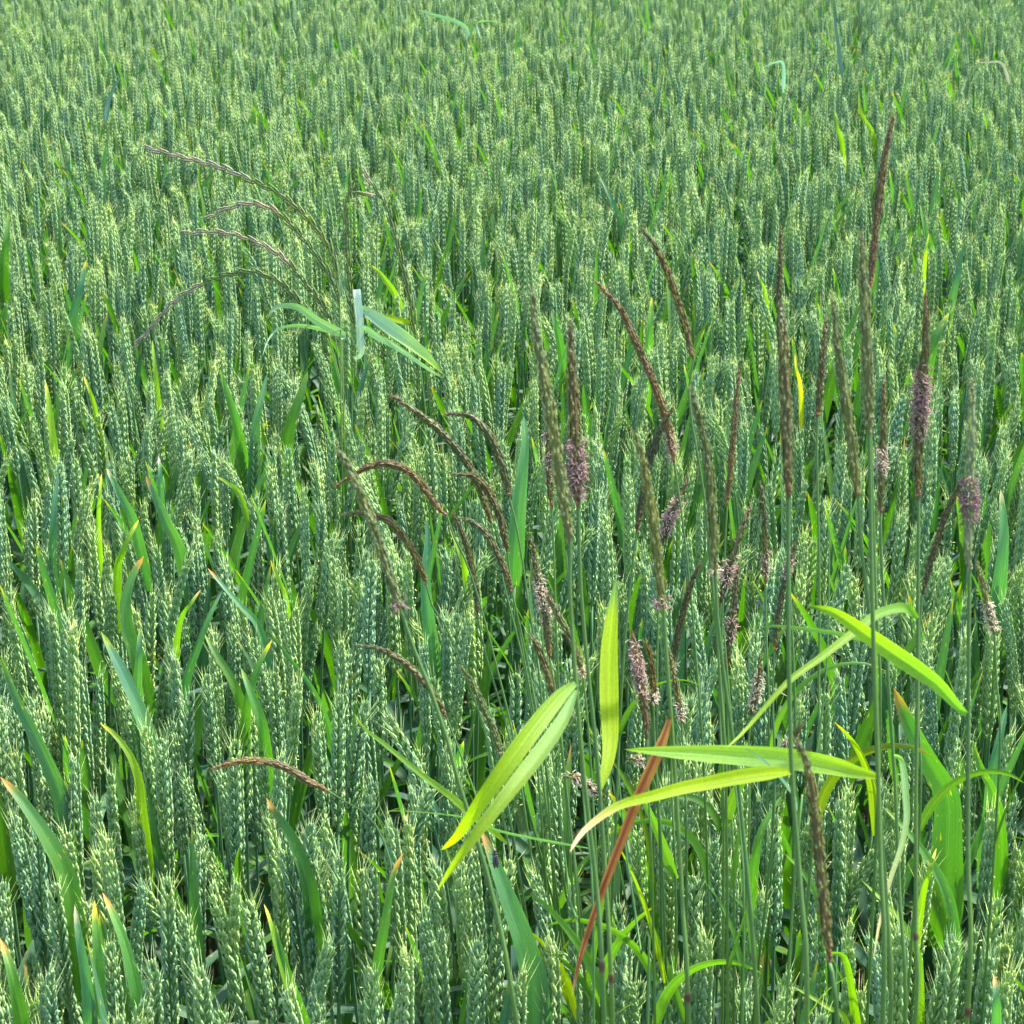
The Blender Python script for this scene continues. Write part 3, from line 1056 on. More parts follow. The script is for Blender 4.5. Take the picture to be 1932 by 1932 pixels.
# head points tip to base, stem points below, depth, head width (print units), look, label, flowering (t0, t1, n, colour), nodes
BG = [
    ([(735, 751), (769, 771), (816, 803), (856, 843), (887, 883), (907, 927), (927, 987)], [(935, 1030), (955, 1120), (985, 1240), (1010, 1400), (1025, 1600)], 1.50, 14, 'b', 'longest arching brown seed head of the drooping group, tip pointing to the upper left', None),
    ([(843, 784), (883, 786), (907, 803), (927, 830), (944, 870), (956, 910), (961, 939)], [(964, 944), (981, 1028), (998, 1145), (1020, 1300), (1040, 1600)], 1.46, 14, 'b', 'hooked brown seed head bent over to the left, upper right of the drooping group', None),
    ([(637, 915), (665, 897), (692, 882), (725, 875), (756, 882), (786, 903), (809, 934), (830, 961), (843, 972)], [(856, 1011), (883, 1068), (907, 1145), (934, 1246), (970, 1400), (1000, 1600)], 1.45, 13, 'p', 'arching reddish seed head curving right down behind a blurred grey spike', None),
    ([(855, 887), (890, 893), (910, 910), (927, 937), (944, 977), (957, 1041)], [(965, 1100), (985, 1220), (1015, 1400), (1040, 1600)], 1.48, 14, 'g', 'olive arched seed head crossing below the longest brown one', None),
    ([(652, 969), (678, 967), (709, 972), (739, 987), (762, 1014), (783, 1048), (796, 1078), (804, 1103)], [(816, 1145), (843, 1186), (880, 1280), (920, 1400), (960, 1600)], 1.45, 13, 'g', 'olive seed head bowed to the left, leftmost of the drooping group', None),
    ([(857, 962), (873, 1004), (883, 1038), (892, 1078), (898, 1112), (901, 1162)], [(915, 1230), (950, 1350), (990, 1500)], 1.50, 10, 'b', 'slim dark seed head hanging straight in the middle of the drooping group', None),
    ([(870, 984), (897, 993), (920, 1014), (940, 1048), (954, 1082), (966, 1118)], [(985, 1200), (1005, 1300), (1030, 1450)], 1.44, 11, 'g', 'small olive arched seed head right of the slim hanging one', None),
    ([(641, 850), (662, 890), (682, 937), (702, 987), (719, 1038), (735, 1088), (756, 1152)], [(775, 1210), (830, 1350), (872, 1500), (912, 1622), (950, 1780), (975, 1932)], 0.86, 15, 'y', 'blurred grey-green seed head crossing in front of two arched brown ones', (0.0, 0.08, 14, VIO)),
    ([(1005, 557), (1013, 641), (1024, 700), (1038, 775), (1048, 843), (1060, 927), (1076, 1021)], [(1075, 1112), (1081, 1212), (1100, 1450), (1128, 1700), (1140, 1932)], 0.84, 21, 'y', 'tall thick blurred grey-green seed head, left of the pair above the middle', None, [(1135, 1794)]),
    ([(1077, 616), (1078, 660), (1080, 709), (1083, 776), (1085, 843), (1087, 910), (1091, 958)], [(1096, 1112), (1108, 1250), (1128, 1450), (1145, 1700), (1156, 1932)], 0.92, 19, 'g', 'tall olive seed head wrapped in mauve anthers near its base', (0.04, 0.42, 230, PINK * .4 + VIO * .5), [(1150, 1847)]),
    ([(1034, 760), (1036, 830), (1036, 877), (1038, 927), (1041, 959)], [(1045, 1040), (1050, 1200), (1060, 1400), (1075, 1600)], 1.32, 11, 'b', 'short seed head shedding pink anthers behind the thick grey one', (0.15, 0.85, 110, PINK)),
    ([(1125, 526), (1165, 571), (1185, 610), (1207, 660), (1233, 722), (1256, 786), (1268, 850), (1272, 873)], [(1290, 1000), (1310, 1200), (1330, 1500)], 1.36, 13, 'p', 'long purplish seed head leaning left with pink anthers at its foot', (0.0, 0.2, 60, PINK)),
    ([(1209, 423), (1240, 470), (1263, 524), (1290, 605), (1308, 678)], [(1300, 760), (1330, 950), (1360, 1300), (1370, 1500)], 1.20, 12, 'g', 'long slender olive-brown seed head leaning left, high above the middle', None),
    ([(1300, 719), (1310, 759), (1322, 803), (1333, 856), (1339, 910), (1344, 977), (1348, 1061), (1350, 1085)], [(1353, 1160), (1368, 1290), (1395, 1500), (1430, 1932)], 0.95, 16, 'y', 'thick grey-olive seed head with a yellowing base right of the middle', (0.0, 0.05, 10, CREAM)),
    ([(1268, 766), (1246, 810), (1230, 850), (1221, 897), (1210, 950), (1201, 1004)], [(1192, 1078), (1179, 1212), (1168, 1400), (1160, 1600)], 1.33, 12, 'd', 'dark brown seed head leaning right behind a blurred grey one', None),
    ([(1196, 809), (1209, 850), (1217, 893), (1227, 944), (1236, 1011), (1243, 1078), (1252, 1150)], [(1257, 1230), (1266, 1350), (1277, 1520), (1290, 1750), (1299, 1932)], 0.88, 17, 'y', 'blurred grey-green seed head with a pink tuft at its base, above the red leaf', (0.0, 0.08, 26, VIO * .6 + PINK * .4), [(1296, 1885)]),
    ([(1298, 913), (1283, 943), (1270, 965), (1257, 998), (1246, 1030)], [(1243, 1100), (1240, 1250), (1238, 1450)], 1.38, 12, 'd', 'seed head covered in shaggy pale pink anthers, leaning right', (0.08, 0.75, 190, PINK)),
    ([(1004, 1028), (1011, 1071), (1018, 1112), (1028, 1162), (1033, 1200), (1037, 1243)], [(1050, 1320), (1070, 1500), (1090, 1700)], 1.28, 11, 'b', 'upright seed head bristling with cream anthers at mid-length in the centre', (0.25, 0.75, 150, CREAM * .6 + PINK * .4)),
    ([(1034, 1135), (1055, 1172), (1075, 1206), (1090, 1243), (1100, 1277)], [(1108, 1350), (1118, 1500), (1128, 1700)], 1.27, 10, 'b', 'thin brown seed head slanting to the top of the split yellow-green leaf', (0.0, 0.12, 22, CREAM)),
    ([(997, 1199), (1014, 1223), (1028, 1256), (1039, 1290), (1044, 1306)], [(1055, 1380), (1075, 1550), (1100, 1750)], 1.30, 12, 'g', 'short stout olive seed head curving down behind the split leaf', None),
    ([(675, 1233), (709, 1234), (742, 1244), (772, 1263), (793, 1280), (818, 1310), (843, 1355)], [(860, 1400), (890, 1480), (930, 1600)], 1.42, 12, 'g', 'arching olive seed head low on the left of the clump', None),
    ([(870, 1246), (885, 1270), (900, 1302), (920, 1350), (937, 1394), (945, 1434)], [(955, 1500), (975, 1620)], 1.36, 11, 'y', 'greyish seed head leaning left beside the split yellow-green leaf', None),
    ([(1216, 1199), (1226, 1233), (1231, 1280), (1233, 1330)], [(1236, 1420), (1245, 1600)], 1.26, 11, 'g', 'olive seed head directly above the red leaf', (0.0, 0.3, 40, CREAM)),
    ([(1196, 1213), (1203, 1250), (1208, 1290), (1218, 1350), (1220, 1395)], [(1222, 1480), (1230, 1650)], 1.24, 13, 'p', 'seed head furred with pale mauve anthers left of the red leaf', (0.35, 0.98, 200, PINK)),
    ([(1318, 1058), (1303, 1095), (1290, 1145), (1280, 1190), (1272, 1230), (1266, 1265)], [(1264, 1350), (1268, 1500), (1275, 1700)], 1.34, 11, 'd', 'nearly black seed head leaning right above the red leaf', (0.0, 0.1, 14, CREAM)),
    ([(1265, 1240), (1272, 1280), (1281, 1320), (1286, 1365)], [(1290, 1450), (1295, 1600)], 1.27, 9, 'g', 'small seed head standing at the top end of the red leaf', (0.0, 0.4, 40, CREAM)),
    ([(1419, 971), (1400, 1011), (1384, 1051), (1370, 1095), (1360, 1138)], [(1356, 1200), (1358, 1350), (1365, 1550)], 1.30, 12, 'd', 'dark seed head leaning right with pink anthers on its lower half', (0.1, 0.5, 90, PINK)),
    ([(1395, 1078), (1388, 1118), (1380, 1179), (1371, 1262)], [(1372, 1350), (1378, 1500), (1385, 1700)], 1.30, 11, 'd', 'nearly black seed head standing below the leaning pink-flowered one', (0.2, 0.6, 60, PINK)),
    ([(1397, 702), (1388, 776), (1379, 877), (1372, 954)], [(1368, 1030), (1362, 1200), (1365, 1400)], 1.50, 9, 'p', 'slim reddish seed head leaning right, right of the thick grey-olive one', None),
    ([(1474, 437), (1472, 520), (1471, 600), (1475, 700), (1478, 780)], [(1484, 900), (1490, 1100), (1500, 1400)], 1.38, 9, 'd', 'slender dark brown spike rising out of a thick blurred olive one', None),
    ([(1480, 585), (1481, 641), (1483, 742), (1486, 843), (1488, 942)], [(1487, 1100), (1489, 1290), (1495, 1480), (1512, 1700), (1522, 1932)], 0.82, 19, 'o', 'thick blurred olive seed head standing straight on a long bare stalk', None),
    ([(1562, 612), (1556, 655), (1549, 709), (1543, 787)], [(1541, 820), (1543, 944), (1546, 1112), (1545, 1290), (1540, 1500)], 1.25, 11, 'd', 'short dark brown seed head on a thin stalk, left of the furry grey one', None),
    ([(1568, 562), (1576, 641), (1587, 709), (1602, 803), (1612, 877), (1619, 940)], [(1626, 1045), (1639, 1145), (1650, 1290), (1657, 1485), (1672, 1700), (1680, 1932)], 0.98, 19, 'y', 'furry dark grey seed head leaning left on a tall stalk', None),
    ([(1622, 437), (1628, 520), (1633, 641), (1637, 709), (1639, 776), (1640, 820)], [(1641, 860), (1646, 1145), (1655, 1400), (1660, 1600), (1665, 1932)], 0.84, 17, 'y', 'blurred grey-green seed head just left of the tallest red-brown one', None),
    ([(1684, 220), (1669, 297), (1656, 386), (1648, 470), (1642, 541)], [(1640, 650), (1644, 850), (1652, 1100), (1660, 1400)], 1.22, 12, 'p', 'tallest seed head of all, red-brown and reaching highest in the picture', None),
    ([(1740, 550), (1741, 641), (1738, 700), (1735, 760), (1733, 843), (1733, 944)], [(1732, 1100), (1731, 1290), (1728, 1500), (1728, 1757), (1726, 1932)], 0.98, 16, 'b', 'tall seed head thick with deep mauve anthers around its middle', (0.28, 0.68, 330, VIO * .5 + PINK * .45), [(1728, 1757)]),
    ([(1671, 725), (1668, 809), (1663, 893), (1661, 974)], [(1664, 1080), (1676, 1290), (1689, 1485), (1697, 1686), (1708, 1932)], 1.14, 11, 'b', 'narrow seed head ringed with cream-pink anthers, left of the mauve one', (0.28, 0.55, 90, PINK * .5 + CREAM * .5), [(1708, 1920)]),
    ([(1840, 725), (1838, 776), (1834, 877), (1830, 960), (1827, 1028), (1829, 1078)], [(1828, 1180), (1827, 1290), (1826, 1600), (1824, 1932)], 0.88, 17, 'l', 'pale yellow-green seed head with violet anthers, rightmost tall stalk', (0.22, 0.52, 150, VIO), [(1826, 1900)]),
    ([(1820, 890), (1787, 960), (1760, 1045), (1740, 1122)], [(1735, 1190), (1733, 1350), (1735, 1550)], 1.26, 11, 'd', 'straight dark olive seed head leaning right into the pale yellow-green one', None),
    ([(1842, 1061), (1857, 1118), (1867, 1159), (1876, 1196)], [(1880, 1280), (1885, 1450)], 1.28, 10, 'y', 'seed head with a white tuft of anthers at the right edge', (0.0, 0.55, 130, CREAM * 1.05)),
    ([(1437, 920), (1443, 977), (1444, 1045), (1444, 1102)], [(1446, 1200), (1450, 1400)], 1.45, 8, 'b', 'thin upright seed head with pink anthers low down, right of the leaning dark one', (0.05, 0.4, 50, PINK)),
    ([(1498, 1024), (1485, 1078), (1471, 1145), (1461, 1229)], [(1458, 1320), (1460, 1500)], 1.40, 9, 'b', 'thin brown seed head tipped with pink anthers, above the silvery blade', (0.6, 0.98, 60, PINK)),
    ([(1503, 1397), (1525, 1451), (1535, 1518), (1545, 1602), (1552, 1686), (1562, 1780), (1565, 1816)], [(1570, 1860), (1580, 1932)], 0.78, 18, 'o', 'big blurred brown seed head leaning left at the lower right', None),
    ([(403, 1461), (453, 1444), (507, 1443), (546, 1454), (579, 1473), (620, 1493)], [(650, 1512), (700, 1545), (735, 1620), (745, 1720)], 1.42, 13, 'r', 'pink-brown seed head lying arched across the wheat at the lower left', None),
    ([(1437, 1240), (1430, 1290), (1417, 1350)], [(1412, 1420), (1412, 1600)], 1.28, 10, 'g', 'seed head frayed with cream anthers beside the crossing blade', (0.05, 0.8, 110, CREAM)),
    ([(1510, 1360), (1495, 1390), (1470, 1420)], [(1462, 1470), (1455, 1600)], 1.30, 9, 'g', 'short olive seed head above the horizontal blade', (0.1, 0.6, 30, CREAM)),
    ([(1065, 1448), (1090, 1462), (1115, 1484), (1138, 1515)], [(1146, 1560), (1150, 1700)], 1.24, 10, 'g', 'fallen seed head hung with cream anthers beside the big stalks', (0.1, 0.9, 130, CREAM)),
    ([(1189, 1422), (1205, 1430), (1225, 1450)], [(1240, 1500), (1250, 1650)], 1.26, 9, 'g', 'small frayed seed head under the long horizontal blade', (0.1, 0.9, 50, CREAM)),
]
LOOK = {'b': (BR * 1.1, GRN * .6), 'g': (GRN * .9, BR * 1.2), 'p': (PUR * .8, BR * 1.5), 'y': (GREY * 1.05, GRN * .95), 'd': (BR * .75, GRN * .4),
        'o': (GRN * 1.1, BR * 1.6), 'l': (GRN * 1.8, GREY * 1.3), 'r': (np.array((.30, .17, .12)), BR * 2)}
stalks = []
for bi, b in enumerate(BG):
    head, stem, d, wpx, look, label, flo = b[:7]
    nodes = b[7] if len(b) > 7 else []
    random.seed(500 + bi)
    Hh = [at(x, y, d) for x, y in head][::-1]
    # heads swing slightly towards or away from the viewer
    sw = random.uniform(-0.02, 0.02)
    Hh = [p + Vector((0, sw * (i / len(Hh)) ** 2, 0)) for i, p in enumerate(Hh)]
    St = [at(x, y, d) for x, y in stem]
    lastp = St[-1]
    sx = (St[-1].x - St[-2].x) / min(-0.01, St[-1].z - St[-2].z)
    sx = max(-.35, min(.35, sx))
    zl = lastp.z
    St = St + [Vector((lastp.x - sx * zl * .22, lastp.y + .003, zl * .72)), Vector((lastp.x - sx * zl * .38, lastp.y + .005, zl * .38)), Vector((lastp.x - sx * zl * .42, lastp.y + .006, -0.01))]
    t = thing('blackgrass_stalk', (St[-1].x, St[-1].y, 0), label, 'grass stalk', 'blackgrass stalks growing through the wheat')
    r0 = wpx / 1932 / F * d * 0.5
    P = smooth_path([tuple(v) for v in Hh], 70)
    ca, cb2 = LOOK[look]
    mb = MB()
    seed_head(mb, P, r0 * 1.32, ca, cb2, bi, tipc=PUR if look in 'bpdr' else GREY * .7, basec=np.array((.24, .10, .05)) if look not in 'ly' else np.array((.24, .20, .08)))
    part('seed_head', mb.mesh('seed_head', [M_HEAD], smooth=False, origin=t.location), t)
    Sp = smooth_path([tuple(v) for v in (Hh[:1] + St)], 60)
    mb = MB()
    rs = 0.0007 + 0.0009 * np.linspace(0, 1, 60)
    if d < 1.2:
        rs = 0.0008 + 0.0010 * np.linspace(0, 1, 60) ** .7
    cc = np.linspace(0, 1, 60)[:, None]
    tube(mb, Sp, rs, np.array((.07, .15, .035)) * (1 - cc) + np.array((.115, .215, .026)) * cc, 7)
    part('stem', mb.mesh('stem', [M_STEM], origin=t.location), t)
    for (nx, ny) in nodes:
        c = np.array(at(nx, ny, d))
        k = int(np.argmin(((Sp - c) ** 2).sum(1)))
        tt = nrm(Sp[min(k + 1, 59)] - Sp[k - 1])
        c = Sp[k]
        mb = MB()
        tube(mb, np.array([c - tt * .0032, c - tt * .0016, c, c + tt * .0016, c + tt * .0032]), [rs[k], rs[k] * 1.25, rs[k] * 1.3, rs[k] * 1.2, rs[k]],
             np.array([(.12, .17, .05), (.08, .055, .025), (.06, .035, .018), (.09, .06, .03), (.12, .18, .05)]), 8)
        part('stem_joint', mb.mesh('stem_joint', [M_STEM], origin=t.location), t)
    if flo:
        mb = MB()
        anthers(mb, P, r0 * 1.32, flo[0], flo[1], flo[2], np.array(flo[3]), bi)
        part('anthers', mb.mesh('anthers', [M_ANTHER], origin=t.location), t, stuff=True)
    stalks.append((t, Sp, d))


def closest(Sp, p):
    p = np.asarray(p)
    A_, B_ = Sp[:-1], Sp[1:]
    d_ = B_ - A_
    f = np.clip(((p - A_) * d_).sum(1) / ((d_ ** 2).sum(1) + 1e-12), 0, 1)[:, None]
    Q = A_ + d_ * f
    k = int(np.argmin(((Q - p) ** 2).sum(1)))
    return Q[k]


def hero_leaf(si, pts, dtip, wpx, col, tip, roll, label, prof='strap', twist=0.0, fold=.22, tipw=.1, dmid=None, n=26, wave=0.015, rib=None, m=None):
    """pts run from the collar on stalk si to the tip"""
    t, Sp, d = stalks[si]
    P = []
    for i, (x, y) in enumerate(pts):
        f = i / (len(pts) - 1)
        dd = d + (dtip - d) * f + ((dmid or 0) * math.sin(math.pi * f))
        P.append(tuple(at(x, y, dd)))
    # meet the stalk
    q = closest(Sp, P[0])
    if np.linalg.norm(q - np.array(P[0])) < 0.05:
        P[0] = tuple(q)
    P = smooth_path(P, n)
    V = nrm(P[n // 2] - np.array(CAM))
    Tm = nrm(P[-1] - P[0])
    side = np.cross(Tm, V)
    side = sides(P, roll)
    mb = MB()
    blade(mb, P, wpx / 1932 / F * (d + dtip) / 2, side, col, tip, tipw, fold, prof, 8, twist, seed=si * 2.1 + pts[0][0], wave=wave, rib=rib)
    return part('leaf', mb.mesh('leaf', [m or M_GRASS], origin=t.location), t, label=label)


LIME = np.array((.20, .30, .004))
GRY = np.array((.12, .23, .08))


def grad(a, b, n, p=1.0):
    f = np.linspace(0, 1, n)[:, None] ** p
    return np.asarray(a) * (1 - f) + np.asarray(b) * f


def IDX(s):
    return next(i for i, b in enumerate(BG) if s in b[5])


i_pair, i_mauve = IDX('tall thick blurred'), IDX('tall olive seed head wrapped')
i_pink, i_olive, i_furry, i_deep, i_right = IDX('pink tuft'), IDX('thick blurred olive seed head'), IDX('furry dark grey'), IDX('deep mauve'), IDX('rightmost tall')
i_cream, i_ring = IDX('thin brown seed head slanting'), IDX('narrow seed head ringed')
hero_leaf(i_pair, [(1096, 1288), (1055, 1315), (1008, 1372), (958, 1440), (905, 1515), (862, 1578), (832, 1604)], 0.80, 35, grad(GRY * .9, LIME * 1.15, 26, .5), None, -.25, 'wide yellow-green upper half of the split leaf', 'spindle', dmid=-.03)
hero_leaf(i_pair, [(1098, 1300), (1063, 1360), (1020, 1424), (964, 1494), (904, 1570), (859, 1631), (824, 1682)], 0.76, 32, grad(GRY * 1.0, LIME, 26, 1.2), YG * 1.5, .45, 'narrower lower half of the split leaf, grey-green turning yellow', 'spindle', dmid=-.04, fold=.5)
hero_leaf(i_mauve, [(1131, 1490), (1146, 1440), (1151, 1395), (1150, 1340), (1149, 1280), (1150, 1215), (1156, 1150), (1163, 1088)], 0.98, 36, grad(LIME, LIME * 1.15, 26), GG * 1.5, .05, 'upright glowing yellow-green blade', 'spindle', tipw=.2, fold=.1)
hero_leaf(i_pink, [(1266, 1350), (1252, 1395), (1234, 1440), (1205, 1505), (1174, 1585), (1143, 1665), (1112, 1753), (1092, 1820), (1079, 1882)], 0.84, 22, grad((.24, .14, .035), (.22, .07, .035), 26) * np.random.default_rng(3).uniform(.7, 1.35, (26, 1)), DRY * .8, .2, 'red-brown dying blade hanging down to the left', 'strap', fold=.45, tipw=.05, rib=(.11, .022, .018))
hero_leaf(i_furry, [(1651, 1466), (1610, 1455), (1568, 1444), (1484, 1431), (1384, 1424), (1283, 1419), (1178, 1414)], 0.84, 40, grad(LIME * .9, GRY * 1.25 + LIME * .25, 26, .5), YG * 1.5, -.1, 'long horizontal yellow-green blade with a grey lower side', 'spindle', fold=.3)
hero_leaf(i_olive, [(1492, 1456), (1455, 1458), (1400, 1465), (1333, 1478), (1283, 1488), (1229, 1503), (1165, 1521), (1112, 1558), (1088, 1585), (1075, 1609)], 0.76, 29, grad(LIME * 1.05, LIME, 26), np.array((.62, .42, .25)), .15, 'yellow blade curving left to a thin dry pink tip', 'strap', tipw=.3, fold=.2)
hero_leaf(i_deep, [(1731, 1168), (1718, 1154), (1697, 1147), (1655, 1160), (1619, 1187), (1552, 1239), (1484, 1290), (1407, 1377), (1370, 1412)], 0.85, 20, grad(GG * 1.6, LIME * .9, 26), YG * 1.6, .3, 'narrow blade arching down to the lower left', 'strap', fold=.3)
hero_leaf(i_right, [(1824, 1352), (1800, 1325), (1770, 1292), (1730, 1262), (1686, 1232), (1640, 1200), (1612, 1180), (1568, 1153), (1520, 1142)], 0.86, 34, grad(GG * 2.0, YG * 1.3, 26), GG, -.15, 'bright green blade rising to the upper left across the narrow one', 'spindle', fold=.25)
hero_leaf(i_furry, [(1643, 1214), (1602, 1199), (1552, 1190), (1484, 1182), (1444, 1182), (1417, 1196)], 0.94, 15, grad(GRY * 1.3, GG * 1.6, 26), DRY, -.9, 'thin silvery green blade pointing left', 'strap', fold=.2, m=M_SILVER)
hero_leaf(i_cream, [(955, 1590), (920, 1560), (884, 1533), (850, 1503), (793, 1460), (725, 1404), (688, 1375), (668, 1347)], 1.10, 15, grad(YG, GRY * 1.1, 26), YG * 1.6, .3, 'thin green blade rising to the upper left', 'strap')
hero_leaf(i_cream, [(1000, 1608), (953, 1570), (876, 1542), (780, 1531), (722, 1530)], 1.15, 8, GRY * 1.6, DRY, -.9, 'thin silvery blade lying to the left', 'strap', m=M_SILVER)
hero_leaf(i_ring, [(1689, 1425), (1700, 1432), (1706, 1460), (1709, 1500), (1711, 1545), (1700, 1600), (1680, 1660), (1660, 1740), (1648, 1810)], 1.06, 14, grad(GRY * 1.4, DRY * .8, 26, 2), DRY, .3, 'pale folded leaf hanging down to a straw-coloured end', 'strap', tipw=.4)
hero_leaf(i_olive, [(1497, 1540), (1500, 1520), (1496, 1500), (1475, 1470), (1440, 1435), (1405, 1410)], 0.88, 9, GL * 1.5, None, .6, 'thin dark green leaf crossing the yellow blades', 'strap')

random.seed(77)
for si, (t, Sp, d) in enumerate(stalks):
    px_, py_, _ = project(Sp[30])
    if px_ < 1000 or d < 1.15:
        continue
    vis_k = [k for k in range(8, 60) if 1380 < project(Sp[k])[1] < 1960 and project(Sp[k])[0] > 1050]
    if not vis_k:
        continue
    for q_ in range(1):
        k = random.choice(vis_k)
        sg = random.choice((-1, 1))
        L_ = random.uniform(.07, .13)
        a0 = random.uniform(.05, .35)
        bend_ = random.uniform(.0, .7) if random.random() < .85 else 1.8
        p = Sp[k].copy()
        pts_ = [p.copy()]
        dy_ = random.uniform(-.5, .3)
        for z_ in range(8):
            a_ = a0 + bend_ * (z_ / 7) ** 1.5
            p = p + np.array((sg * math.sin(a_), dy_ * math.sin(a_), math.cos(a_))) * L_ / 8
            pts_.append(p.copy())
        mb = MB()
        blade(mb, smooth_path(pts_, 16), random.uniform(.005, .009), (sg * .6, random.uniform(-.9, .9), .2), random.choice((YG * .75, YG * .5, GG * 1.2, GG * .9, GG * 1.1)), random.choice((None, YE * .5, None)), .1, .3, 'leaf', 4, random.uniform(-.8, .8), seed=si * 3 + q_)
        part('leaf', mb.mesh('leaf', [M_GRASS], origin=t.location), t)

# ---------------------------------------------------------------- more thin green stalks of the clump, not yet in head
EX = [([(1068, 1040), (1080, 1200), (1100, 1500), (1120, 1932)], 1.2, 'bare green stalk just left of the two thickest stalks in the middle'),
      ([(1015, 1100), (1040, 1400), (1075, 1700), (1090, 1932)], 1.3, 'thin bare stalk leading to the top of the split leaf'),
      ([(1166, 1450), (1180, 1600), (1210, 1800), (1222, 1932)], 1.12, 'bare green stalk between the red leaf and the middle stalks'),
      ([(1365, 1180), (1385, 1450), (1400, 1932)], 1.25, 'straight thin stalk right of the thick grey-olive head'),
      ([(1565, 1000), (1560, 1250), (1530, 1500), (1495, 1720)], 1.22, 'thin stalk slanting down to the left under the crossing blades')]
for pts, d, lab in EX:
    St = [at(x, y, d) for x, y in pts]
    St.append(Vector((St[-1].x, St[-1].y + .005, -.01)))
    t = thing('grass_stalk', (St[-1].x, St[-1].y, 0), lab, 'grass stalk', 'bare grass stalks without a seed head')
    Sp = smooth_path([tuple(v) for v in St], 40)
    mb = MB()
    tube(mb, Sp, np.linspace(.0005, .0016, 40), np.array((.09, .20, .05)), 6)
    part('stem', mb.mesh('stem', [M_STEM], origin=t.location), t)
    mb = MB()
    k = 14
    q = Sp[k]
    sgn = random.choice((-1, 1))
    Pp = smooth_path([tuple(q), tuple(q + np.array((.008 * sgn, -.004, .03))), tuple(q + np.array((.022 * sgn, -.008, .065))), tuple(q + np.array((.045 * sgn, -.01, .085)))], 16)
    blade(mb, Pp, .0065, (sgn * .5, .8, .1), YG * .9, None, fold=.3, prof='strap')
    part('leaf', mb.mesh('leaf', [M_GRASS], origin=t.location), t)

# ---------------------------------------------------------------- ryegrass tuft upper left
rsp = MB()
for k in range(4):                    # one ryegrass spikelet: overlapping slim husks along +Z
    bract(rsp, (0.0002, 0, 0.002 * k), (0.10 * (1 if k % 2 else -1), 0, 1), (1 if k % 2 else -1, 0, 0), 0.0115, 0.0025, 0.0018, (.08, .14, .03), (.11, .18, .04), (.22, .24, .09))
rsp2 = MB()
for k in range(4):
    bract(rsp2, (0.0002, 0, 0.002 * k), (0.10 * (1 if k % 2 else -1), 0, 1), (1 if k % 2 else -1, 0, 0), 0.0115, 0.0025, 0.0018, (.20, .17, .09), (.27, .22, .13), (.48, .43, .30))
RYE_ME = [rsp.mesh('spikelet', [M_EAR]), rsp2.mesh('spikelet', [M_HEAD])]
RYE = [
    ([(286, 282), (353, 299), (420, 317), (480, 343), (537, 373), (584, 417), (621, 470), (640, 540)], 1.9, 'longest ryegrass spike, arching far to the upper left'),
    ([(400, 408), (437, 391), (477, 385), (521, 400), (564, 440), (598, 484), (628, 534), (642, 580)], 1.5, 'ryegrass spike arching left just under the longest one'),
    ([(359, 440), (403, 438), (450, 445), (497, 464), (537, 490), (578, 537), (605, 571), (628, 610)], 1.6, 'pinkish ryegrass spike arching left in the middle of the three parallel ones'),
    ([(258, 649), (286, 618), (326, 571), (380, 536), (437, 517), (480, 514), (524, 531), (554, 558), (588, 598), (622, 640)], 1.5, 'lowest ryegrass spike bowing down to the left'),
    ([(692, 368), (674, 363), (660, 365), (653, 390), (655, 470), (662, 571), (670, 620)], 1.5, 'upright ryegrass spike hooked over to the right at its top'),
    ([(692, 333), (725, 383), (742, 430), (756, 487), (769, 537), (779, 598), (785, 640)], 1.5, 'loose ragged ryegrass spike right of the hooked one'),
]
rye = []
for ri, (pts, k_, lab) in enumerate(RYE):
    d = 2.30 + 0.03 * ri
    foot = at(655 if ri != 5 else 795, 860, d)
    H = [at(x, y, d) for x, y in pts][::-1]
    t = thing('ryegrass_stalk', (foot.x + (ri - 2) * .004, foot.y, 0), lab, 'grass stalk', 'arching ryegrass spikes on the upper left')
    root = Vector((t.location.x, t.location.y, -.01))
    full = smooth_path([tuple(root), tuple(root + Vector((0, 0, .35))), tuple(foot + Vector(((ri - 2) * .003, 0, 0)))] + [tuple(v) for v in H], 150)
    mb = MB()
    tube(mb, full, np.linspace(.0017, .0005, 150), grad((.08, .16, .03), (.11, .17, .04), 150, 3), 6)
    part('stem', mb.mesh('stem', [M_STEM], origin=t.location), t)
    P = smooth_path([tuple(v) for v in H], 120)
    T, A, B = frames(P)
    S = np.r_[0, np.cumsum(np.linalg.norm(np.diff(P, axis=0), axis=1))]
    nsp = int(S[-1] / 0.0095)
    spike = MB()
    tube(spike, P, np.linspace(.0009, .0005, 120), grad((.09, .15, .03), (.24, .20, .11), 120), 5)
    so = part('spike', spike.mesh('spike', [M_HEAD], origin=t.location), t)
    for i in range(nsp):
        s = S[-1] * (i + .3) / nsp
        k = int(np.searchsorted(S, s))
        k = min(k, 119)
        sd_ = 1 if i % 2 else -1
        z_ = nrm(T[k] + B[k] * sd_ * .10)
        x_ = nrm(B[k] * sd_ - z_ * np.dot(B[k] * sd_, z_))
        y_ = np.cross(z_, x_)
        scl = random.uniform(1.15, 1.4) * (1 - .25 * i / nsp) * 1.05
        o = P[k] - np.array(t.location)
        M = Matrix([[x_[r] * scl, y_[r] * scl, z_[r] * scl, o[r]] for r in range(3)] + [[0, 0, 0, 1]])
        tan = i / nsp > (.55 if ri in (0, 1) else .35 if ri == 2 else .6)
        if ri >= 4:
            tan = i / nsp > .9
        part('spikelet', RYE_ME[1 if tan else 0], so, M)
    rye.append((t, full, d))


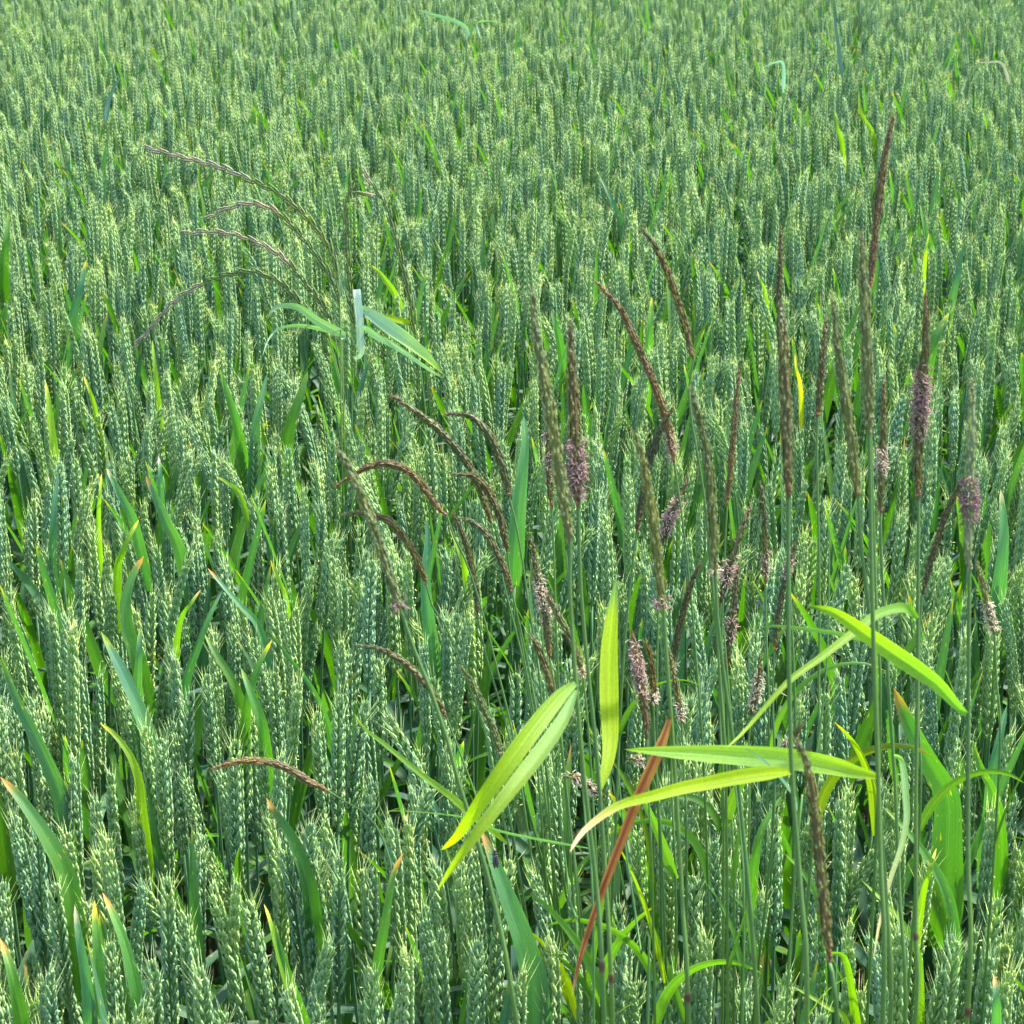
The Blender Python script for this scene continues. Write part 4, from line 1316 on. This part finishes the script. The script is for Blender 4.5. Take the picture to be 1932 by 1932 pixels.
def rye_leaf(ri, pts, ds, wpx, col, tip, roll, label, twist=0., prof='strap', fold=.25, tipw=.1, m=None):
    t, Sp, d = rye[ri]
    P = [tuple(at(x, y, d + dz)) for (x, y), dz in zip(pts, ds)]
    q = closest(Sp, np.array(P[0]) - np.array((0, 0, .006)))
    P = [tuple(q)] + P
    P = smooth_path(P, 26)
    V = nrm(P[13] - np.array(CAM))
    Tm = nrm(P[-1] - P[0])
    side = np.cross(Tm, V)
    side = sides(P, roll)
    mb = MB()
    blade(mb, P, wpx / 1932 / F * d, side, col, tip, tipw, fold, prof, 6, twist, seed=ri * 9 + wpx)
    part('leaf', mb.mesh('leaf', [m or M_SILVER], origin=t.location), t, label=label)


SIL = np.array((.20, .34, .19))
rye_leaf(0, [(648, 632), (600, 605), (565, 580), (535, 576), (513, 584), (504, 606)], [0, -.02, -.04, -.06, -.07, -.07], 20, SIL, LIME, -.5, 'silvery blade folding over at its left end')
rye_leaf(1, [(640, 630), (600, 618), (556, 613), (522, 622), (505, 642), (495, 672)], [0, -.02, -.05, -.07, -.09, -.1], 14, SIL * 1.15, None, -1.0, 'silvery blade drooping left below the folded one')
rye_leaf(4, [(681, 668), (680, 640), (679, 605), (676, 575), (673, 546)], [-.01, -.015, -.02, -.02, -.02], 14, np.array((.36, .46, .34)), np.array((.6, .66, .6)), .0, 'upright whitish blade with a cut-off folded top', prof='cut')
rye_leaf(4, [(682, 582), (705, 596), (742, 622), (782, 652), (815, 682), (838, 708)], [0, -.03, -.06, -.09, -.11, -.12], 25, grad(SIL, LIME * 1.6, 26, 1.6), LIME, .05, 'long blade sloping right to a yellow-green end', prof='spindle')
rye_leaf(4, [(686, 618), (712, 634), (750, 655), (800, 690), (836, 714)], [0, -.04, -.08, -.12, -.16], 16, SIL * 1.05, YG, .7, 'silvery lower blade sloping right')
rye_leaf(5, [(765, 608), (735, 600), (705, 592), (690, 586)], [0, -.02, -.04, -.05], 12, LIME * .8, LIME, .3, 'small glowing green blade', m=M_GRASS)

# far weeds near the top of the field: pale bent leaves
FW = [([(880, 75), (882, 55), (860, 40), (820, 28), (785, 18)], 5.6, 9, SIL, 'pale bent grass leaf standing above the far wheat, top centre'),
      ([(905, 70), (900, 42), (935, 40), (960, 48)], 5.6, 7, SIL * 1.2, 'short pale leaf right beside the bent one, top centre'),
      ([(1478, 175), (1478, 122), (1462, 118), (1440, 128)], 4.2, 7, SIL * 1.6, 'white glinting bent leaf in the far wheat right of centre'),
      ([(1590, 150), (1582, 90), (1575, 40), (1572, 5)], 4.6, 8, GL, 'tall dark leaf sticking up in the far wheat, top right'),
      ([(1905, 160), (1890, 120), (1860, 118), (1838, 118)], 4.2, 6, DRY * .8, 'straw-coloured bent leaf in the far wheat at the right edge'),
      ([(200, 230), (205, 190), (218, 160), (230, 140)], 3.9, 9, GL * 1.2, 'blue-green leaf leaning right in the far wheat, upper left')]
for pts, d, wpx, col, lab in FW:
    W_ = [at(x, y, d) for x, y in pts]
    t = thing('grass_shoot', (W_[0].x, W_[0].y, 0), lab, 'grass', 'single grass leaves sticking out of the far wheat')
    mb = MB()
    tube(mb, np.array([(W_[0].x, W_[0].y, -.01), (W_[0].x, W_[0].y, W_[0].z * .6), tuple(W_[0])]), [.002, .0017, .0012], (.09, .18, .06), 6)
    part('stem', mb.mesh('stem', [M_STEM], origin=t.location), t)
    P = smooth_path([tuple(v) for v in W_], 20)
    side = np.cross(nrm(P[-1] - P[0]), nrm(P[8] - np.array(CAM)))
    mb = MB()
    blade(mb, P, wpx / 1932 / F * d, side, col, None, .1, .3, 'strap', 4, .3)
    part('leaf', mb.mesh('leaf', [M_SILVER], origin=t.location), t)

# ---------------------------------------------------------------- the beetle on its leaf
bd = wl_depth(WL[0][0]) - 0.022
bp0, bp1 = np.array(at(933, 1604, bd)), np.array(at(936, 1638, bd))
ax = nrm(bp0 - bp1)
Lb = float(np.linalg.norm(bp0 - bp1))
vw = nrm(np.array(CAM) - bp0)
vw = nrm(vw - ax * np.dot(vw, ax))
sdv = np.cross(ax, vw)
bt = thing('beetle', tuple(bp1), 'small dark long-bodied beetle resting head up on a broad leaf', 'beetle')


def lens(mb, c, d, L, W, T, col, n=9, sides=12, p=0.5):
    t = np.linspace(0, 1, n)
    r = np.sin(np.pi * np.clip(t, .02, .98)) ** p
    an = np.linspace(0, 2 * math.pi, sides, endpoint=False)
    V = []
    for ti, ri in zip(t, r):
        cc = c + d * L * ti
        for a in an:
            V.append(cc + sdv * W * .5 * ri * math.cos(a) + vw * T * .5 * ri * math.sin(a))
    Fc = [(i * sides + j, i * sides + (j + 1) % sides, (i + 1) * sides + (j + 1) % sides, (i + 1) * sides + j) for i in range(n - 1) for j in range(sides)]
    mb.add(V, Fc, col)


Wb = Lb * .34
for s in (-1, 1):
    mb = MB()
    lens(mb, bp1 + sdv * s * Wb * .22, ax, Lb * .70, Wb * .52, Wb * .5, (.028, .024, .03), p=.38)
    part('wing_case', mb.mesh('wing_case', [M_SHELL], origin=bt.location), bt)
mb = MB()
lens(mb, bp1 + ax * Lb * .68, ax, Lb * .20, Wb * .92, Wb * .5, (.03, .025, .032), p=.35)
part('thorax', mb.mesh('thorax', [M_SHELL], origin=bt.location), bt)
mb = MB()
tube(mb, np.array([bp1 + ax * Lb * .685 + sdv * x * Wb * .46 + vw * Wb * .21 * (1 - x * x * .9) for x in np.linspace(-1, 1, 7)]), .00028, (.16, .14, .17), 5)
part('collar_band', mb.mesh('collar_band', [M_SHELL], origin=bt.location), bt)
mb = MB()
lens(mb, bp1 + ax * Lb * .86, ax, Lb * .14, Wb * .6, Wb * .4, (.02, .018, .02), p=.5)
part('head', mb.mesh('head', [M_SHELL], origin=bt.location), bt)
for s in (-1, 1):
    mb = MB()
    q = bp1 + ax * Lb * .97 + sdv * s * Wb * .12
    tube(mb, np.array([q, q + ax * .0012 + sdv * s * .0007, q + ax * .0022 + sdv * s * .0016, q + ax * .003 + sdv * s * .0027]), [.00012, .0001, .00009, .00006], (.03, .02, .02), 5)
    part('antenna', mb.mesh('antenna', [M_SHELL], origin=bt.location), bt)
    for k, fz in enumerate((.28, .52, .78)):
        mb = MB()
        q = bp1 + ax * Lb * fz - vw * Wb * .12 + sdv * s * Wb * .3
        e = [.9, .25, -.7][2 - k]
        tube(mb, np.array([q, q + sdv * s * .0012 + vw * .0002, q + sdv * s * .0020 - vw * .0012 + ax * e * .0008, q + sdv * s * .0024 - vw * .0016 + ax * e * .0016]), [.00022, .0002, .00014, .0001], (.03, .022, .02), 5)
        part('leg', mb.mesh('leg', [M_SHELL], origin=bt.location), bt)
